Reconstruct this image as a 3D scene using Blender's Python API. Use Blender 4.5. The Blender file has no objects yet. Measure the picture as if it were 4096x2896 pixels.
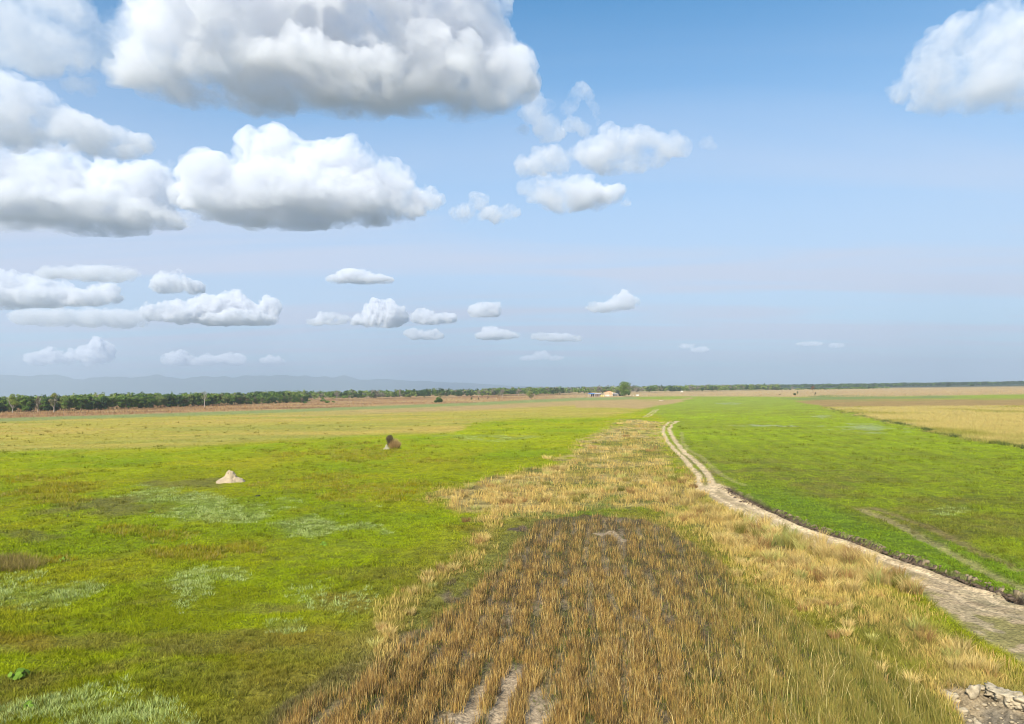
import bpy, bmesh, math, random
import numpy as np
from mathutils import Vector, Matrix

sc = bpy.context.scene
COL = sc.collection
# ------------------------------------------------------------------ camera
F = 2961.0           # focal length in pixels of the 4096 wide photograph
H = 12.0             # eye height on the watch tower
PIT = math.radians(2.09)
ROL = math.radians(0.82)
fw = Vector((0, math.cos(PIT), math.sin(PIT)))
r0 = Vector((1, 0, 0)); u0 = Vector((0, -math.sin(PIT), math.cos(PIT)))
RT = r0 * math.cos(ROL) - u0 * math.sin(ROL)
UP = u0 * math.cos(ROL) + r0 * math.sin(ROL)
cam = bpy.data.cameras.new('camera'); cam_ob = bpy.data.objects.new('camera', cam); COL.objects.link(cam_ob)
cam.sensor_width = 36; cam.lens = 36 * F / 4096; cam.clip_start = 0.5; cam.clip_end = 120000
M = Matrix((RT, UP, -fw)).transposed().to_4x4(); M.translation = Vector((0, 0, H))
cam_ob.matrix_world = M; sc.camera = cam_ob

# ------------------------------------------------------------------ light
SUN_EL = math.radians(38); SUN_AZ = math.radians(202)
world = bpy.data.worlds.new('World'); sc.world = world; world.use_nodes = True
wn = world.node_tree; bg = wn.nodes['Background']; bg.inputs[1].default_value = 0.116
sky = wn.nodes.new('ShaderNodeTexSky'); sky.sky_type = 'NISHITA'; sky.sun_disc = False
sky.sun_elevation = SUN_EL; sky.sun_rotation = SUN_AZ
sky.air_density = 1.0; sky.dust_density = 0.3; sky.ozone_density = 3.0; sky.altitude = 50
def wnode(t, **k):
    n = wn.nodes.new(t)
    for a, b in k.items(): setattr(n, a, b)
    return n
def wmath(op, a, b=None, c=None, clamp=False):
    n = wnode('ShaderNodeMath', operation=op, use_clamp=clamp)
    for i, v in enumerate((a, b, c)):
        if v is None: continue
        if hasattr(v, 'is_output'): wn.links.new(v, n.inputs[i])
        else: n.inputs[i].default_value = v
    return n.outputs[0]
tc = wnode('ShaderNodeTexCoord'); sep = wnode('ShaderNodeSeparateXYZ'); wn.links.new(tc.outputs['Generated'], sep.inputs[0])
zz = wmath('MAXIMUM', sep.outputs[2], 0.0)
# thin high cloud veil on a flat layer high above the ground
zp = wmath('ADD', zz, 0.07)
cmb = wnode('ShaderNodeCombineXYZ')
wn.links.new(wmath('DIVIDE', sep.outputs[0], zp), cmb.inputs[0]); wn.links.new(wmath('DIVIDE', sep.outputs[1], zp), cmb.inputs[1])
mp = wnode('ShaderNodeMapping'); mp.inputs['Rotation'].default_value = (0, 0, 0.35); mp.inputs['Scale'].default_value = (0.34, 1.5, 1); mp.inputs['Location'].default_value = (1.3, 2.2, 0)
wn.links.new(cmb.outputs[0], mp.inputs[0])
nz = wnode('ShaderNodeTexNoise'); nz.inputs['Scale'].default_value = 0.8; nz.inputs['Detail'].default_value = 5; nz.inputs['Roughness'].default_value = 0.5; nz.inputs['Distortion'].default_value = 0.6
wn.links.new(mp.outputs[0], nz.inputs[0])
veil_n = wmath('MULTIPLY', wmath('SUBTRACT', nz.outputs[0], 0.42), 4.2, clamp=True)
mr = wnode('ShaderNodeMapRange', interpolation_type='SMOOTHSTEP'); wn.links.new(zz, mr.inputs[0])   # more of the layer is crossed at low angles
mr.inputs[1].default_value = 0.53; mr.inputs[2].default_value = 0.10; mr.inputs[3].default_value = 0.0; mr.inputs[4].default_value = 1.0
veil = wmath('ADD', wmath('MULTIPLY', mr.outputs[0], wmath('ADD', wmath('MULTIPLY', veil_n, 0.26), 0.82)), wmath('MULTIPLY', veil_n, 0.05), clamp=True)
mx = wnode('ShaderNodeMix', data_type='RGBA'); wn.links.new(veil, mx.inputs[0])
tint = wnode('ShaderNodeMix', data_type='RGBA', blend_type='MULTIPLY'); tint.inputs[0].default_value = 1.0
wn.links.new(sky.outputs[0], tint.inputs[6]); tint.inputs[7].default_value = (0.24, 0.78, 0.95, 1)
wn.links.new(tint.outputs[2], mx.inputs[6]); mx.inputs[7].default_value = (3.3, 3.8, 4.85, 1)
wn.links.new(mx.outputs[2], bg.inputs[0])

sl = bpy.data.lights.new('sun', 'SUN'); sl.energy = 5.0; sl.angle = math.radians(0.5); sl.color = (1.0, 0.93, 0.80)
so = bpy.data.objects.new('sun', sl); COL.objects.link(so)
sd = Vector((math.sin(SUN_AZ) * math.cos(SUN_EL), math.cos(SUN_AZ) * math.cos(SUN_EL), math.sin(SUN_EL)))
so.rotation_euler = sd.to_track_quat('Z', 'Y').to_euler()
sc.view_settings.view_transform = 'Standard'; sc.view_settings.look = 'None'
sc.view_settings.exposure = 0.7; sc.view_settings.gamma = 1
sc.render.engine = 'CYCLES'
sc.cycles.max_bounces = 24; sc.cycles.diffuse_bounces = 3; sc.cycles.volume_bounces = 14; sc.cycles.transparent_max_bounces = 8
sc.cycles.use_denoising = True; sc.cycles.filter_width = 1.0; sc.cycles.volume_step_rate = 0.6; sc.cycles.denoising_prefilter = 'ACCURATE'

# ------------------------------------------------------------------ helpers
rng = np.random.default_rng(11)
rnd = random.Random(5)
def ray(sx, sy):
    return (fw + RT * ((sx - 2048) / F) + UP * ((1448 - sy) / F)).normalized()
def G(sx, sy, z=0.0):
    r = ray(sx, sy); t = (z - H) / r.z
    return (r.x * t, r.y * t)
def Gn(sx, sy):
    sx = np.asarray(sx, float); sy = np.asarray(sy, float)
    a = (sx - 2048) / F; b = (1448 - sy) / F
    d = np.stack([fw[i] + RT[i] * a + UP[i] * b for i in range(3)], -1)
    t = -H / d[..., 2]
    return d[..., 0] * t, d[..., 1] * t
def hz(sx):
    """row of the horizon in the photograph at column sx"""
    # solve ray.z = 0
    a = (sx - 2048) / F
    b = -(fw.z + RT.z * a) / UP.z
    return 1448 - b * F
def proj(X, Y):
    X = np.asarray(X, float); Y = np.asarray(Y, float); Z = -H
    c = Y * fw.y + Z * fw.z; c = np.where(c < 1, 1, c)
    a = X * RT.x + Y * RT.y + Z * RT.z; b = X * UP.x + Y * UP.y + Z * UP.z
    return 2048 + F * a / c, 1448 - F * b / c
def V(pts): return [(x * 1.784, y * 1.784) for x, y in pts]
def Z3(pts): return [(2500 + x / 1.4236, 1600 + y / 1.4236) for x, y in pts]

def hsh(ix, iy, s=0):
    h = (ix.astype(np.int64) * 374761393 + iy.astype(np.int64) * 668265263 + s * 974634777) & 0xffffffff
    h = ((h ^ (h >> 13)) * 1274126177) & 0xffffffff
    return ((h ^ (h >> 16)) & 0xffff) / 65535.0
def vnoise(x, y, s=0):
    x = np.asarray(x, float); y = np.asarray(y, float)
    ix = np.floor(x); iy = np.floor(y); fx = x - ix; fy = y - iy
    fx = fx * fx * (3 - 2 * fx); fy = fy * fy * (3 - 2 * fy)
    ix = ix.astype(np.int64); iy = iy.astype(np.int64)
    a = hsh(ix, iy, s); b = hsh(ix + 1, iy, s); c = hsh(ix, iy + 1, s); d = hsh(ix + 1, iy + 1, s)
    return (a * (1 - fx) + b * fx) * (1 - fy) + (c * (1 - fx) + d * fx) * fy
def fbm(x, y, o=4, s=0):
    r = 0; a = 0.5; t = 0
    for k in range(o):
        r = r + a * vnoise(x, y, s + k * 17); t += a; a *= 0.5; x = x * 2.03 + 7.1; y = y * 2.03 + 3.7
    return r / t
def hsh3(ix, iy, iz, s):
    return hsh(ix + iz * 7919, iy + iz * 104729, s)
def vnoise3(p, s=0):
    i = np.floor(p); f = p - i; f = f * f * (3 - 2 * f); i = i.astype(np.int64)
    r = 0
    for dx in (0, 1):
        for dy in (0, 1):
            for dz in (0, 1):
                w = (f[:, 0] if dx else 1 - f[:, 0]) * (f[:, 1] if dy else 1 - f[:, 1]) * (f[:, 2] if dz else 1 - f[:, 2])
                r = r + w * hsh3(i[:, 0] + dx, i[:, 1] + dy, i[:, 2] + dz, s)
    return r
def sstep(a, b, x):
    t = np.clip((x - a) / (b - a), 0, 1); return t * t * (3 - 2 * t)
def seg_d(X, Y, P):
    """distance to an open polyline, P in world metres"""
    best = np.full(X.shape, 1e9)
    for (x0, y0), (x1, y1) in zip(P[:-1], P[1:]):
        dx, dy = x1 - x0, y1 - y0; L = dx * dx + dy * dy + 1e-9
        t = np.clip(((X - x0) * dx + (Y - y0) * dy) / L, 0, 1)
        best = np.minimum(best, np.hypot(X - x0 - t * dx, Y - y0 - t * dy))
    return best
def poly_sd(X, Y, P):
    """signed distance, negative inside"""
    d = seg_d(X, Y, P + [P[0]]); ins = np.zeros(X.shape, bool)
    n = len(P)
    for i in range(n):
        x0, y0 = P[i]; x1, y1 = P[(i + 1) % n]
        c = ((y0 > Y) != (y1 > Y)); 
        if y1 != y0: ins ^= c & (X < (x1 - x0) * (Y - y0) / (y1 - y0) + x0)
    return np.where(ins, -d, d)
def W(pts): return [G(x, y) for x, y in pts]

# ------------------------------------------------------------------ zones of the ground (traced outlines laid on the ground in metres)
STRAW = W(V([(1400,940),(1478,946),(1478,985),(1492,1030),(1520,1062),(1565,1092),(1640,1130),(1760,1192),(1870,1245),(1950,1295),(2000,1340),(2060,1385),(2130,1440),(2220,1500),(2296,1550),(2400,1620),
   (2500,1900),(2230,1640),(2150,1585),(2050,1510),(1960,1430),(1850,1372),(1740,1315),(1640,1245),(1560,1195),(1480,1158),(1440,1140),(1400,1145),(1330,1140),(1200,1160),(1100,1165),(1000,1135),(955,1118),(1000,1100),(1060,1083),(1150,1060),(1250,1040),(1300,1008),(1340,975)]))
STUB = W(V([(1200,1172),(1340,1156),(1440,1166),(1530,1205),(1600,1262),(1700,1335),(1820,1410),(1950,1480),(2060,1545),(2140,1640),(2250,1850),(420,1850),(660,1623),(760,1560),(880,1480),(960,1400),(1050,1345),(1115,1270),(1165,1210)]))
PATHS = W(V([(1205,1165),(1150,1220),(1095,1280),(1040,1320),(950,1400),(850,1480),(760,1545),(640,1640)]))
MARG = W(V([(1095,1180),(1080,1230),(1030,1275),(960,1315),(900,1360),(845,1430),(790,1520),(700,1610),(600,1700)]))
GOLD = W(V([(1848,913),(2060,910.5),(2400,909),(2600,930),(2500,1050),(2296,1004),(2228,993),(2150,981.5),(2055,958),(1984,944),(1934,933),(1883,922)]))
GOLDEDGE = W(V([(1848,913),(1883,922),(1934,933),(1984,944),(2055,958),(2150,981.5),(2228,993),(2296,1004),(2500,1050)]))
ROAD = W(Z3([(420,495),(470,540),(520,590),(800,745),(1100,870),(1400,965),(1560,1005),(1650,1060),(1800,1190),(1950,1290),(2100,1390),(2272,1490),(2600,1700),
   (2800,1400),(2400,1060),(2272,1075),(2200,1110),(2100,1092),(1950,1040),(1800,980),(1600,915),(1450,860),(1300,805),(1100,745),(950,685),(830,630),(700,565),(590,500),(500,470)]))
DITCH = W(Z3([(590,500),(640,535),(700,565),(830,630),(950,685),(1100,745),(1300,805),(1450,860),(1600,915),(1800,980),(1950,1040),(2100,1085),(2200,1115),(2240,1155)]))
TR_L = W(Z3([(430,520),(420,480),(415,430),(380,385),(330,330),(280,280),(240,230),(216,185),(222,150),(250,128),(300,118)]))
TR_R = W(Z3([(500,520),(490,480),(480,440),(440,380),(390,340),(340,300),(300,250),(265,200),(250,165),(268,140),(300,118)]))
TR_S = W(Z3([(680,490),(600,455),(540,420),(480,365),(420,315),(360,285),(330,240),(320,180)]))
TR_F1 = W([(2575,1668),(2590,1660),(2602,1651),(2618,1638)]); TR_F2 = W([(2590,1668),(2604,1660),(2618,1650),(2632,1637)])
TR_2 = W(Z3([(1330,615),(1400,640),(1550,705),(1700,780),(1850,865),(2000,950),(2150,1020),(2272,1070),(2500,1190)]))
TR_3 = W(Z3([(1400,612),(1500,640),(1640,690),(1800,760),(1950,830),(2100,900),(2272,990),(2500,1110)]))
PIT_P = W([(3745,2752),(3830,2748),(3880,2765),(3960,2755),(4010,2790),(4096,2812),(4250,2860),(4300,3100),(3850,3100),(3850,2890),(3800,2810)])
BARE = W(V([(1010,1560),(1120,1480),(1200,1490),(1260,1530),(1300,1600),(1320,1800),(850,1800),(900,1640)]))
L1v = [(-400,949),(0,938),(560,921),(1065,902.5),(1290,892),(1500,888.5),(1700,889),(1850,891),(2000,889),(2296,884),(2700,878)]
L2v = [(-400,1020),(0,1012),(400,1003),(672,985),(880,973),(1017,971),(1060,948),(1156,939),(1363,934),(1430,922),(1500,906),(1620,893),(1700,889)]
def line_y(sx, L):
    return np.interp(sx / 1.784, [p[0] for p in L], [p[1] for p in L]) * 1.784
HERBS = [(955,2023,230,32,1),(1201,2125,200,38,1),(585,1983,125,22,.8),(123,2390,190,75,.8),(740,2396,80,60,.7),(396,2828,400,85,.55),(1152,2519,80,30,.7),(1958,1751,130,10,.8),(2512,1754,45,30,.7),(3764,2042,60,20,.5),(881,2304,60,18,.6),(1300,2380,200,50,.25),(820,2000,100,20,.4),(100,1800,250,18,.15)]
BROWN = [(431,2033,240,40,.9),(708,1946,150,16,.8),(123,2137,150,18,.7),(628,2359,90,18,.4),(1000,2440,110,20,.35),(700,2620,200,25,.35),(900,2720,260,35,.4),(1280,2730,120,45,.5)]
GOLDT = [(123,1971,160,55),(616,2137,140,32),(74,2254,110,26),(800,2224,130,30),(1500,1960,200,30),(1290,1930,160,26),(1400,1810,230,30),(960,2210,60,30),(250,2245,60,12)]
ORANGE = [(1270,2540,160,60),(1180,2700,170,80),(1420,2400,80,30),(1330,2380,90,22),(1900,2130,120,25),(60,2560,180,30),(1080,2620,120,40)]
WARP = [0, 0]
def ells(sx, sy, L, idx, nse):
    r = np.zeros(sx.shape); wa, wb = WARP
    for e in L:
        q = ((sx + wa * e[2] - e[0]) / e[2]) ** 2 + ((sy + wb * e[3] - e[1]) / e[3]) ** 2
        r = np.maximum(r, (e[4] if len(e) > 4 else 1) * (1 - sstep(0.1, 1.9, q + (nse - .5) * 2.6)))
    return r
def C(r, g, b): return np.array([r, g, b], float)
MEADOW = C(.30, .335, .004); MEADOW_D = C(.19, .20, .005); YEL = C(.38, .32, .015)
RFIELD = C(.255, .305, .014); OLIVE = C(.33, .28, .045); REDG = C(.34, .19, .085); GOLDC = C(.46, .36, .12)
SOIL = C(.17, .120, .075); PALE = C(.66, .49, .285); STRAWC = C(.50, .375, .13); BRN = C(.13, .10, .045)
def mixc(c, z, m): return c + (z - c) * m[..., None]

def ground(X, Y, fine=False):
    """colour, masks and height of the ground"""
    X = np.asarray(X, float); Y = np.asarray(Y, float)
    front = Y > 8
    d = np.hypot(X, Y)
    wob = np.clip(d / 60, .35, 6)
    nx = (fbm(X / 3.1, Y / 3.1, 3, 5) - .5) * 2.4 * wob; ny = (fbm(X / 3.1, Y / 3.1, 3, 9) - .5) * 2.4 * wob
    Xw, Yw = X + nx, Y + ny
    sx, sy = proj(X, np.maximum(Y, 4)); wx, wy = proj(Xw, np.maximum(Yw, 4))
    o1 = (wy - line_y(wx, L1v)); o2 = wy - line_y(wx, L2v)
    n_big = fbm(X / 23, Y / 23, 3, 1); n_mid = fbm(X / 4.2, Y / 5.5, 4, 2); n_str = fbm(X / 60, Y / 14, 4, 3); n_s = fbm(X / 1.1, Y / 1.3, 3, 4)
    right = sstep(0, 60, sx - np.interp(sy, [1560, 1640, 1680, 1760, 1960, 2100, 2500, 2900], [2500, 2560, 2640, 2640, 2790, 2990, 3900, 4700]))
    nearness = sstep(75, 28, d)
    WARP[0] = (fbm(X / 5.5, Y / 7, 3, 201) - .5) * 3.2; WARP[1] = (fbm(X / 5, Y / 9, 3, 202) - .5) * 3.6
    m = np.zeros(X.shape + (3,)) + MEADOW
    m = mixc(m, C(.235, .305, .004), sstep(.45, .7, n_big))
    m = mixc(m, C(.29, .31, .004), nearness * .7)
    m = mixc(m, C(.32, .31, .006), sstep(.5, .75, fbm(X / 9, Y / 13, 3, 21)) * .6)
    m = mixc(m, MEADOW_D, sstep(.46, .66, n_mid) * (.3 + .5 * nearness))
    m = mixc(m, C(.23, .19, .04), sstep(.50, .68, fbm(X / 5.1, Y / 2.6, 4, 31)) * nearness * .7)
    m = mixc(m, YEL, sstep(.55, .75, fbm(X / 14, Y / 10, 4, 8)) * .35)
    rf = np.zeros_like(m) + RFIELD
    rf = mixc(rf, C(.27, .34, .010), sstep(.4, .65, fbm(X / 40, Y / 60, 3, 12)))
    rf = mixc(rf, C(.21, .20, .025), sstep(.45, .7, n_mid) * .45)
    rf = mixc(rf, C(.20, .165, .04), sstep(50, 8, poly_sd(X, Y, ROAD)) * sstep(.42, .62, fbm(X / 9, Y / 4, 4, 14)) * .7)
    rf = mixc(rf, C(.16, .26, .012), sstep(6.5, 2.0, np.abs(seg_d(X, Y, DITCH) - 2.6)) * right * sstep(-60, 60, sy - 1950) * .8)
    drow = np.minimum(seg_d(X, Y, TR_R), seg_d(X, Y, DITCH))     # sown rows follow the curve of the track
    rf = mixc(rf, C(.15, .20, .012), (.5 + .5 * np.cos(drow * 2 * math.pi / 4.2 + n_mid * 5)) * sstep(320, 160, d) * sstep(40, 70, d) * .38)
    c = mixc(m, rf, right)
    c = mixc(c, C(.26, .31, .05), right * sstep(200, 600, d) * .6)
    # olive and golden band beyond the near meadow, left half
    ol = np.zeros_like(m) + OLIVE * 1.15
    ol = mixc(ol, C(.44, .33, .07), sstep(.38, .6, n_str)); ol = mixc(ol, C(.30, .29, .05), sstep(.52, .7, fbm(X / 90, Y / 22, 3, 44)) * .8)
    ol = mixc(ol, C(.24, .27, .085), sstep(17, 8, o1))
    ol = mixc(ol, C(.41, .28, .12), sstep(9, 15, o1) * sstep(36, 24, o1) * sstep(800, 1900, sx) * .9)
    olm = sstep(10, -10, o2) * (sx < 3300)
    c = mixc(c, ol, olm * (1 - right))
    # red brown tall grass beyond
    rd = np.zeros_like(m) + REDG
    rd = mixc(rd, C(.42, .28, .12), sstep(.4, .65, n_str)); rd = mixc(rd, C(.26, .15, .07), sstep(.55, .7, fbm(X / 150, Y / 30, 3, 61)))
    rd = mixc(rd, C(.47, .345, .17), sstep(1900, 2600, sx) * .75)
    redm = sstep(2.0, -2.0, o1)
    c = mixc(c, rd, redm)
    for band, colr in ((V([(1750,894),(1840,888),(2100,887),(2200,891),(2000,895),(1830,900)]), C(.20, .24, .07)),
                       (V([(1780,899),(1900,897),(2296,894),(2500,893),(2500,911),(2296,911),(1850,912)]), C(.33, .22, .08)),
                       (V([(1290,899),(1500,897),(1560,893),(1490,908),(1440,915),(1290,914)]), C(.42, .29, .12))):
        pass
        dd = poly_sd(sx, sy + (fbm(X / 40, Y / 40, 3, 70) - .5) * 14, [(a, b) for a, b in band])
        c = mixc(c, np.zeros_like(m) + colr, sstep(3, -3, dd))
    # golden field
    gsd = poly_sd(Xw, Yw, GOLD); gm = sstep(2, -2, gsd)
    gc = np.zeros_like(m) + GOLDC; gc = mixc(gc, C(.27, .25, .04), sstep(.46, .72, fbm(X / 18, Y / 30, 4, 15)) * .8)
    gc = mixc(gc, C(.24,.24,.04), sstep(1690, 1790, sy) * sstep(.35,.6,n_mid) * .6)
    c = mixc(c, gc, gm)
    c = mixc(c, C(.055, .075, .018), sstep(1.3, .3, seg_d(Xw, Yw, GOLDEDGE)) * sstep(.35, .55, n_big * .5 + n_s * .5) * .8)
    # pale streaks in the right field
    c = mixc(c, C(.33, .36, .22), ells(sx, sy, [(3041,1702,100,4,.9),(3470,1712,110,13,.55),(3296,1668,30,3,.6),(2920,1614,60,3,.5),(3290,1664,40,2,.5)], 0, n_mid) )
    # patches in the left meadow
    left = (1 - right) * (1 - olm)
    c = mixc(c, C(.185, .15, .055), ells(sx, sy, BROWN, 0, n_mid) * left * .75)
    goldt = ells(sx, sy, GOLDT, 0, n_mid) * left; c = mixc(c, C(.27, .23, .02), goldt * .5)
    orange = ells(sx, sy, ORANGE, 0, n_mid); c = mixc(c, C(.26, .17, .015), orange * left * .55)
    herb = ells(sx, sy, HERBS, 0, n_mid); c = mixc(c, C(.22, .27, .08), herb * .55)
    # transition towards the stubble
    ssd = poly_sd(Xw * .6 + X * .4, Yw * .6 + Y * .4, STUB); pd = seg_d(Xw, Yw, PATHS); md = seg_d(Xw, Yw, MARG)
    tr = sstep(9, .5, ssd) * (1 - right); c = mixc(c, C(.25, .215, .035), tr * .85 * sstep(.22, .5, n_mid + .12))
    straw_sd = poly_sd(Xw, Yw, STRAW); straw = sstep(2.2, -1.4, straw_sd + (fbm(X / 2.6, Y / 3.4, 3, 330) - .5) * 7 * sstep(40, 80, d)) * (1 - sstep(1000, 1200, d))
    stc = np.zeros_like(m) + STRAWC; stc = mixc(stc, C(.32, .28, .05), sstep(.45, .65, fbm(X / 7, Y / 9, 3, 25))); stc = mixc(stc, C(.15, .18, .02), sstep(.58, .72, fbm(X / 5, Y / 6, 3, 26)) * .7)
    stc = mixc(stc, C(.15, .12, .04), sstep(.45,.65,n_s) * .6); stc = mixc(stc, C(.33, .18, .04), sstep(.55, .7, fbm(X / 3, Y / 4, 3, 27)) * sstep(60, 40, d) * .7)
    stc = mixc(stc, C(.22, .21, .03), sstep(60, 35, d) * .4)
    c = mixc(c, stc, straw)
    lush = ells(sx, sy, [(2490,2000,80,26,1),(2180,2060,140,16,.8),(2330,2030,120,14,.5)], 0, n_mid)
    c = mixc(c, C(.11, .20, .02), lush * .8)
    stub = sstep(.5, -.5, ssd) * (Y > 5)
    az = 0.112; row = (X * math.cos(az) - Y * math.sin(az)) + (fbm(X / 5, Y / 9, 2, 41) - .5) * 1.5
    rowm = .5 + .5 * np.cos(row * 2 * math.pi / 1.35)
    sb = np.zeros_like(m) + C(.175, .130, .065); sb = mixc(sb, C(.12, .13, .02), sstep(.4, .6, fbm(X / 2.6, Y / 3.5, 3, 51)) * .75); sb = mixc(sb, C(.13, .095, .04), sstep(36, 48, d) * .5)
    sb = mixc(sb, C(.09, .115, .018), sstep(2900, 3500, sx + (n_mid - .5) * 900) * .8)
    bsd = poly_sd(Xw, Yw, BARE); bare = sstep(1.0, -1.5, bsd) * sstep(.38, .55, fbm(X / 1.5, Y / 2.2, 3, 52) * .6 + (1 - rowm) * .4)
    bare = np.maximum(bare, .45 * sstep(.6, .68, fbm(X / 1.6, Y / 2.6, 3, 53) * .65 + (1 - rowm) * .35) * sstep(2900, 2500, sx))
    bare = np.maximum(bare, sstep(.6, .2, np.abs(seg_d(X, Y, W(V([(1340,1200),(1370,1196),(1395,1215)]))))) * .8)
    sb = mixc(sb, C(.40, .30, .19), bare)
    sb = mixc(sb, C(.14, .105, .06), sstep(.55, .2, rowm) * (1 - bare) * .5)
    c = mixc(c, sb, stub)
    pm = sstep(1.5, .7, pd) * (1 - stub * .8); c = mixc(c, C(.21, .20, .04), pm * .8); c = mixc(c, C(.19, .14, .085), pm * sstep(.45, .56, fbm(X / 2.5, Y / 4, 3, 55)))
    mm = sstep(1.6, .4, md) * (1 - stub); c = mixc(c, C(.30, .25, .06), mm * .7)
    # roads and tracks
    rsd = poly_sd(X + nx * .3, Y + ny * .3, ROAD); road = sstep(.35, -.35, rsd)
    rc = np.zeros_like(m) + PALE; rc = mixc(rc, C(.47, .345, .20), sstep(.42, .6, fbm(X / 2, Y / 2.5, 4, 56))); rc = mixc(rc, C(.2, .2, .06), sstep(.55, .66, fbm(X / 3.5, Y / 2.2, 4, 57)) * sstep(52, 44, d) * .9)
    rc = mixc(rc, C(.36, .29, .16), sstep(3650, 4000, sx) * sstep(.42, .6, fbm(X / 1.3, Y / 1.1, 4, 58)) * .8)
    dro = seg_d(X, Y, DITCH); rut = np.maximum(sstep(.34, .12, np.abs(dro - 1.15 + nx * .1)), sstep(.34, .12, np.abs(dro - 2.75 + nx * .1)))
    rc = mixc(rc, C(.36, .27, .14), sstep(.6, .2, np.abs(dro - 1.95)) * sstep(.3, .55, n_s) * .7)
    rc = mixc(rc, C(.70, .53, .32), rut * .6); rc = mixc(rc, C(.25, .22, .06), sstep(3.0, 4.2, dro) * sstep(.4, .55, n_s) * .8)
    c = mixc(c, rc, road)
    track = np.zeros(X.shape)
    for T, w, k in ((TR_L, .55, .95), (TR_R, .6, .95), (TR_S, .5, .22), (TR_F1, .5, .7), (TR_F2, .5, .7)):
        dd = seg_d(X + nx * .08, Y + ny * .08, T); track = np.maximum(track, k * sstep(w * 1.15, w * .5, dd))
    mid = np.minimum(seg_d(X, Y, TR_L), seg_d(X, Y, TR_R)); fade = sstep(2.6, .3, mid) * sstep(200, 90, d) * .6
    c = mixc(c, C(.26, .20, .10), fade * (1 - straw) * sstep(.35, .6, n_s * .6 + n_mid * .4))
    c = mixc(c, PALE * .95, track)
    t2 = sstep(.8, .25, seg_d(X + nx * .2, Y + ny * .2, TR_2)); t3 = sstep(.75, .2, seg_d(X + nx * .2, Y + ny * .2, TR_3)) * sstep(.25, .45, n_s + .1)
    c = mixc(c, C(.33, .25, .13), t2 * .6); c = mixc(c, C(.22, .155, .075), t3 * .65)
    dit = seg_d(X, Y, DITCH); dm = sstep(.62, .3, dit + (n_s - .5) * .25); c = mixc(c, C(.08, .055, .035), dm)
    spoil = sstep(1.0, .4, dit) * (1 - dm) * sstep(.42, .58, n_s); c = mixc(c, C(.30, .235, .13), spoil * .6)
    psd = poly_sd(X + nx * .15, Y + ny * .15, PIT_P); pit = sstep(.15, -.15, psd) * (Y > 5)
    pc = np.zeros_like(m) + C(.34, .26, .155); pc = mixc(pc, C(.17, .14, .10), sstep(.1, -.9, psd + (n_s - .5)) * sstep(3880, 3960, sx))  # right side of the hollow darker inward, shade put into the soil colour
    c = mixc(c, pc, pit)
    c = mixc(c, C(.050, .072, .038), sstep(1900, 2800, d))      # more forest beyond
    # height
    z = (fbm(X / 2.3, Y / 2.3, 3, 90) - .5) * (.10 + .22 * sstep(30, 60, d)) + (vnoise(X / .8, Y / .9, 93) - .5) * .11 * sstep(250, 120, d) + (fbm(X / .5, Y / .5, 2, 91) - .5) * .035 * (d < 120)
    z = z + (fbm(X / 30, Y / 30, 2, 92) - .5) * .25 * sstep(30, 60, d) * sstep(900, 300, d) * (1 - road)
    z = z * (1 - .7 * np.maximum(road, track))
    z = z - .42 * sstep(.6, .1, dit + (n_s - .5) * .12) + .10 * sstep(1.1, .6, dit) * sstep(.35, .6, dit) * (.5 + n_s)
    z = z - .05 * rut * road - .07 * track - .14 * t2 - .10 * t3
    z = z + stub * (rowm - .5) * .12
    z = z - pit * np.clip(-psd * .6, 0, .95)
    z = np.where(d > 900, 0.0, z)
    masks = dict(stub=stub, straw=straw, herb=herb * (1 - stub) * (1 - road), goldt=goldt, road=np.maximum.reduce([road, track, t2 * .8, t3 * .7, dm, pit]), bare=bare * stub, red=redm, olive=olm * (1 - right), gold=gm,
                 right=right, marg=mm, lush=lush, path=pm, sx=sx, sy=sy, rowm=rowm, d=d, psd=psd)
    return c, masks, z

# ------------------------------------------------------------------ materials
def mat_base(name):
    m = bpy.data.materials.new(name); m.use_nodes = True; return m, m.node_tree, m.node_tree.nodes['Principled BSDF']
def mat_plain(name, col, rough=.8, vary=.15, scale=3.0, bump=0.0):
    m, nt, p = mat_base(name); N = nt.nodes; L = nt.links
    t = N.new('ShaderNodeTexCoord'); n = N.new('ShaderNodeTexNoise'); n.inputs['Scale'].default_value = scale; n.inputs['Detail'].default_value = 6
    L.new(t.outputs['Object'], n.inputs[0])
    r = N.new('ShaderNodeValToRGB'); r.color_ramp.elements[0].position = .3; r.color_ramp.elements[1].position = .7
    r.color_ramp.elements[0].color = [c * (1 - vary) for c in col] + [1]; r.color_ramp.elements[1].color = [min(1, c * (1 + vary)) for c in col] + [1]
    L.new(n.outputs[0], r.inputs[0]); L.new(r.outputs[0], p.inputs['Base Color'])
    p.inputs['Roughness'].default_value = rough; p.inputs['Specular IOR Level'].default_value = .2
    if bump:
        b = N.new('ShaderNodeBump'); b.inputs['Strength'].default_value = bump; b.inputs['Distance'].default_value = .1; L.new(n.outputs[0], b.inputs['Height']); L.new(b.outputs[0], p.inputs['Normal'])
    return m
def mat_blade(name, transl=.3):
    m, nt, p = mat_base(name); N = nt.nodes; L = nt.links
    a = N.new('ShaderNodeAttribute'); a.attribute_name = 'Col'
    L.new(a.outputs['Color'], p.inputs['Base Color']); p.inputs['Roughness'].default_value = .75; p.inputs['Specular IOR Level'].default_value = .15
    t = N.new('ShaderNodeBsdfTranslucent'); L.new(a.outputs['Color'], t.inputs[0])
    x = N.new('ShaderNodeMixShader'); x.inputs[0].default_value = transl; L.new(p.outputs[0], x.inputs[1]); L.new(t.outputs[0], x.inputs[2])
    L.new(x.outputs[0], N['Material Output'].inputs['Surface']); return m
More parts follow.
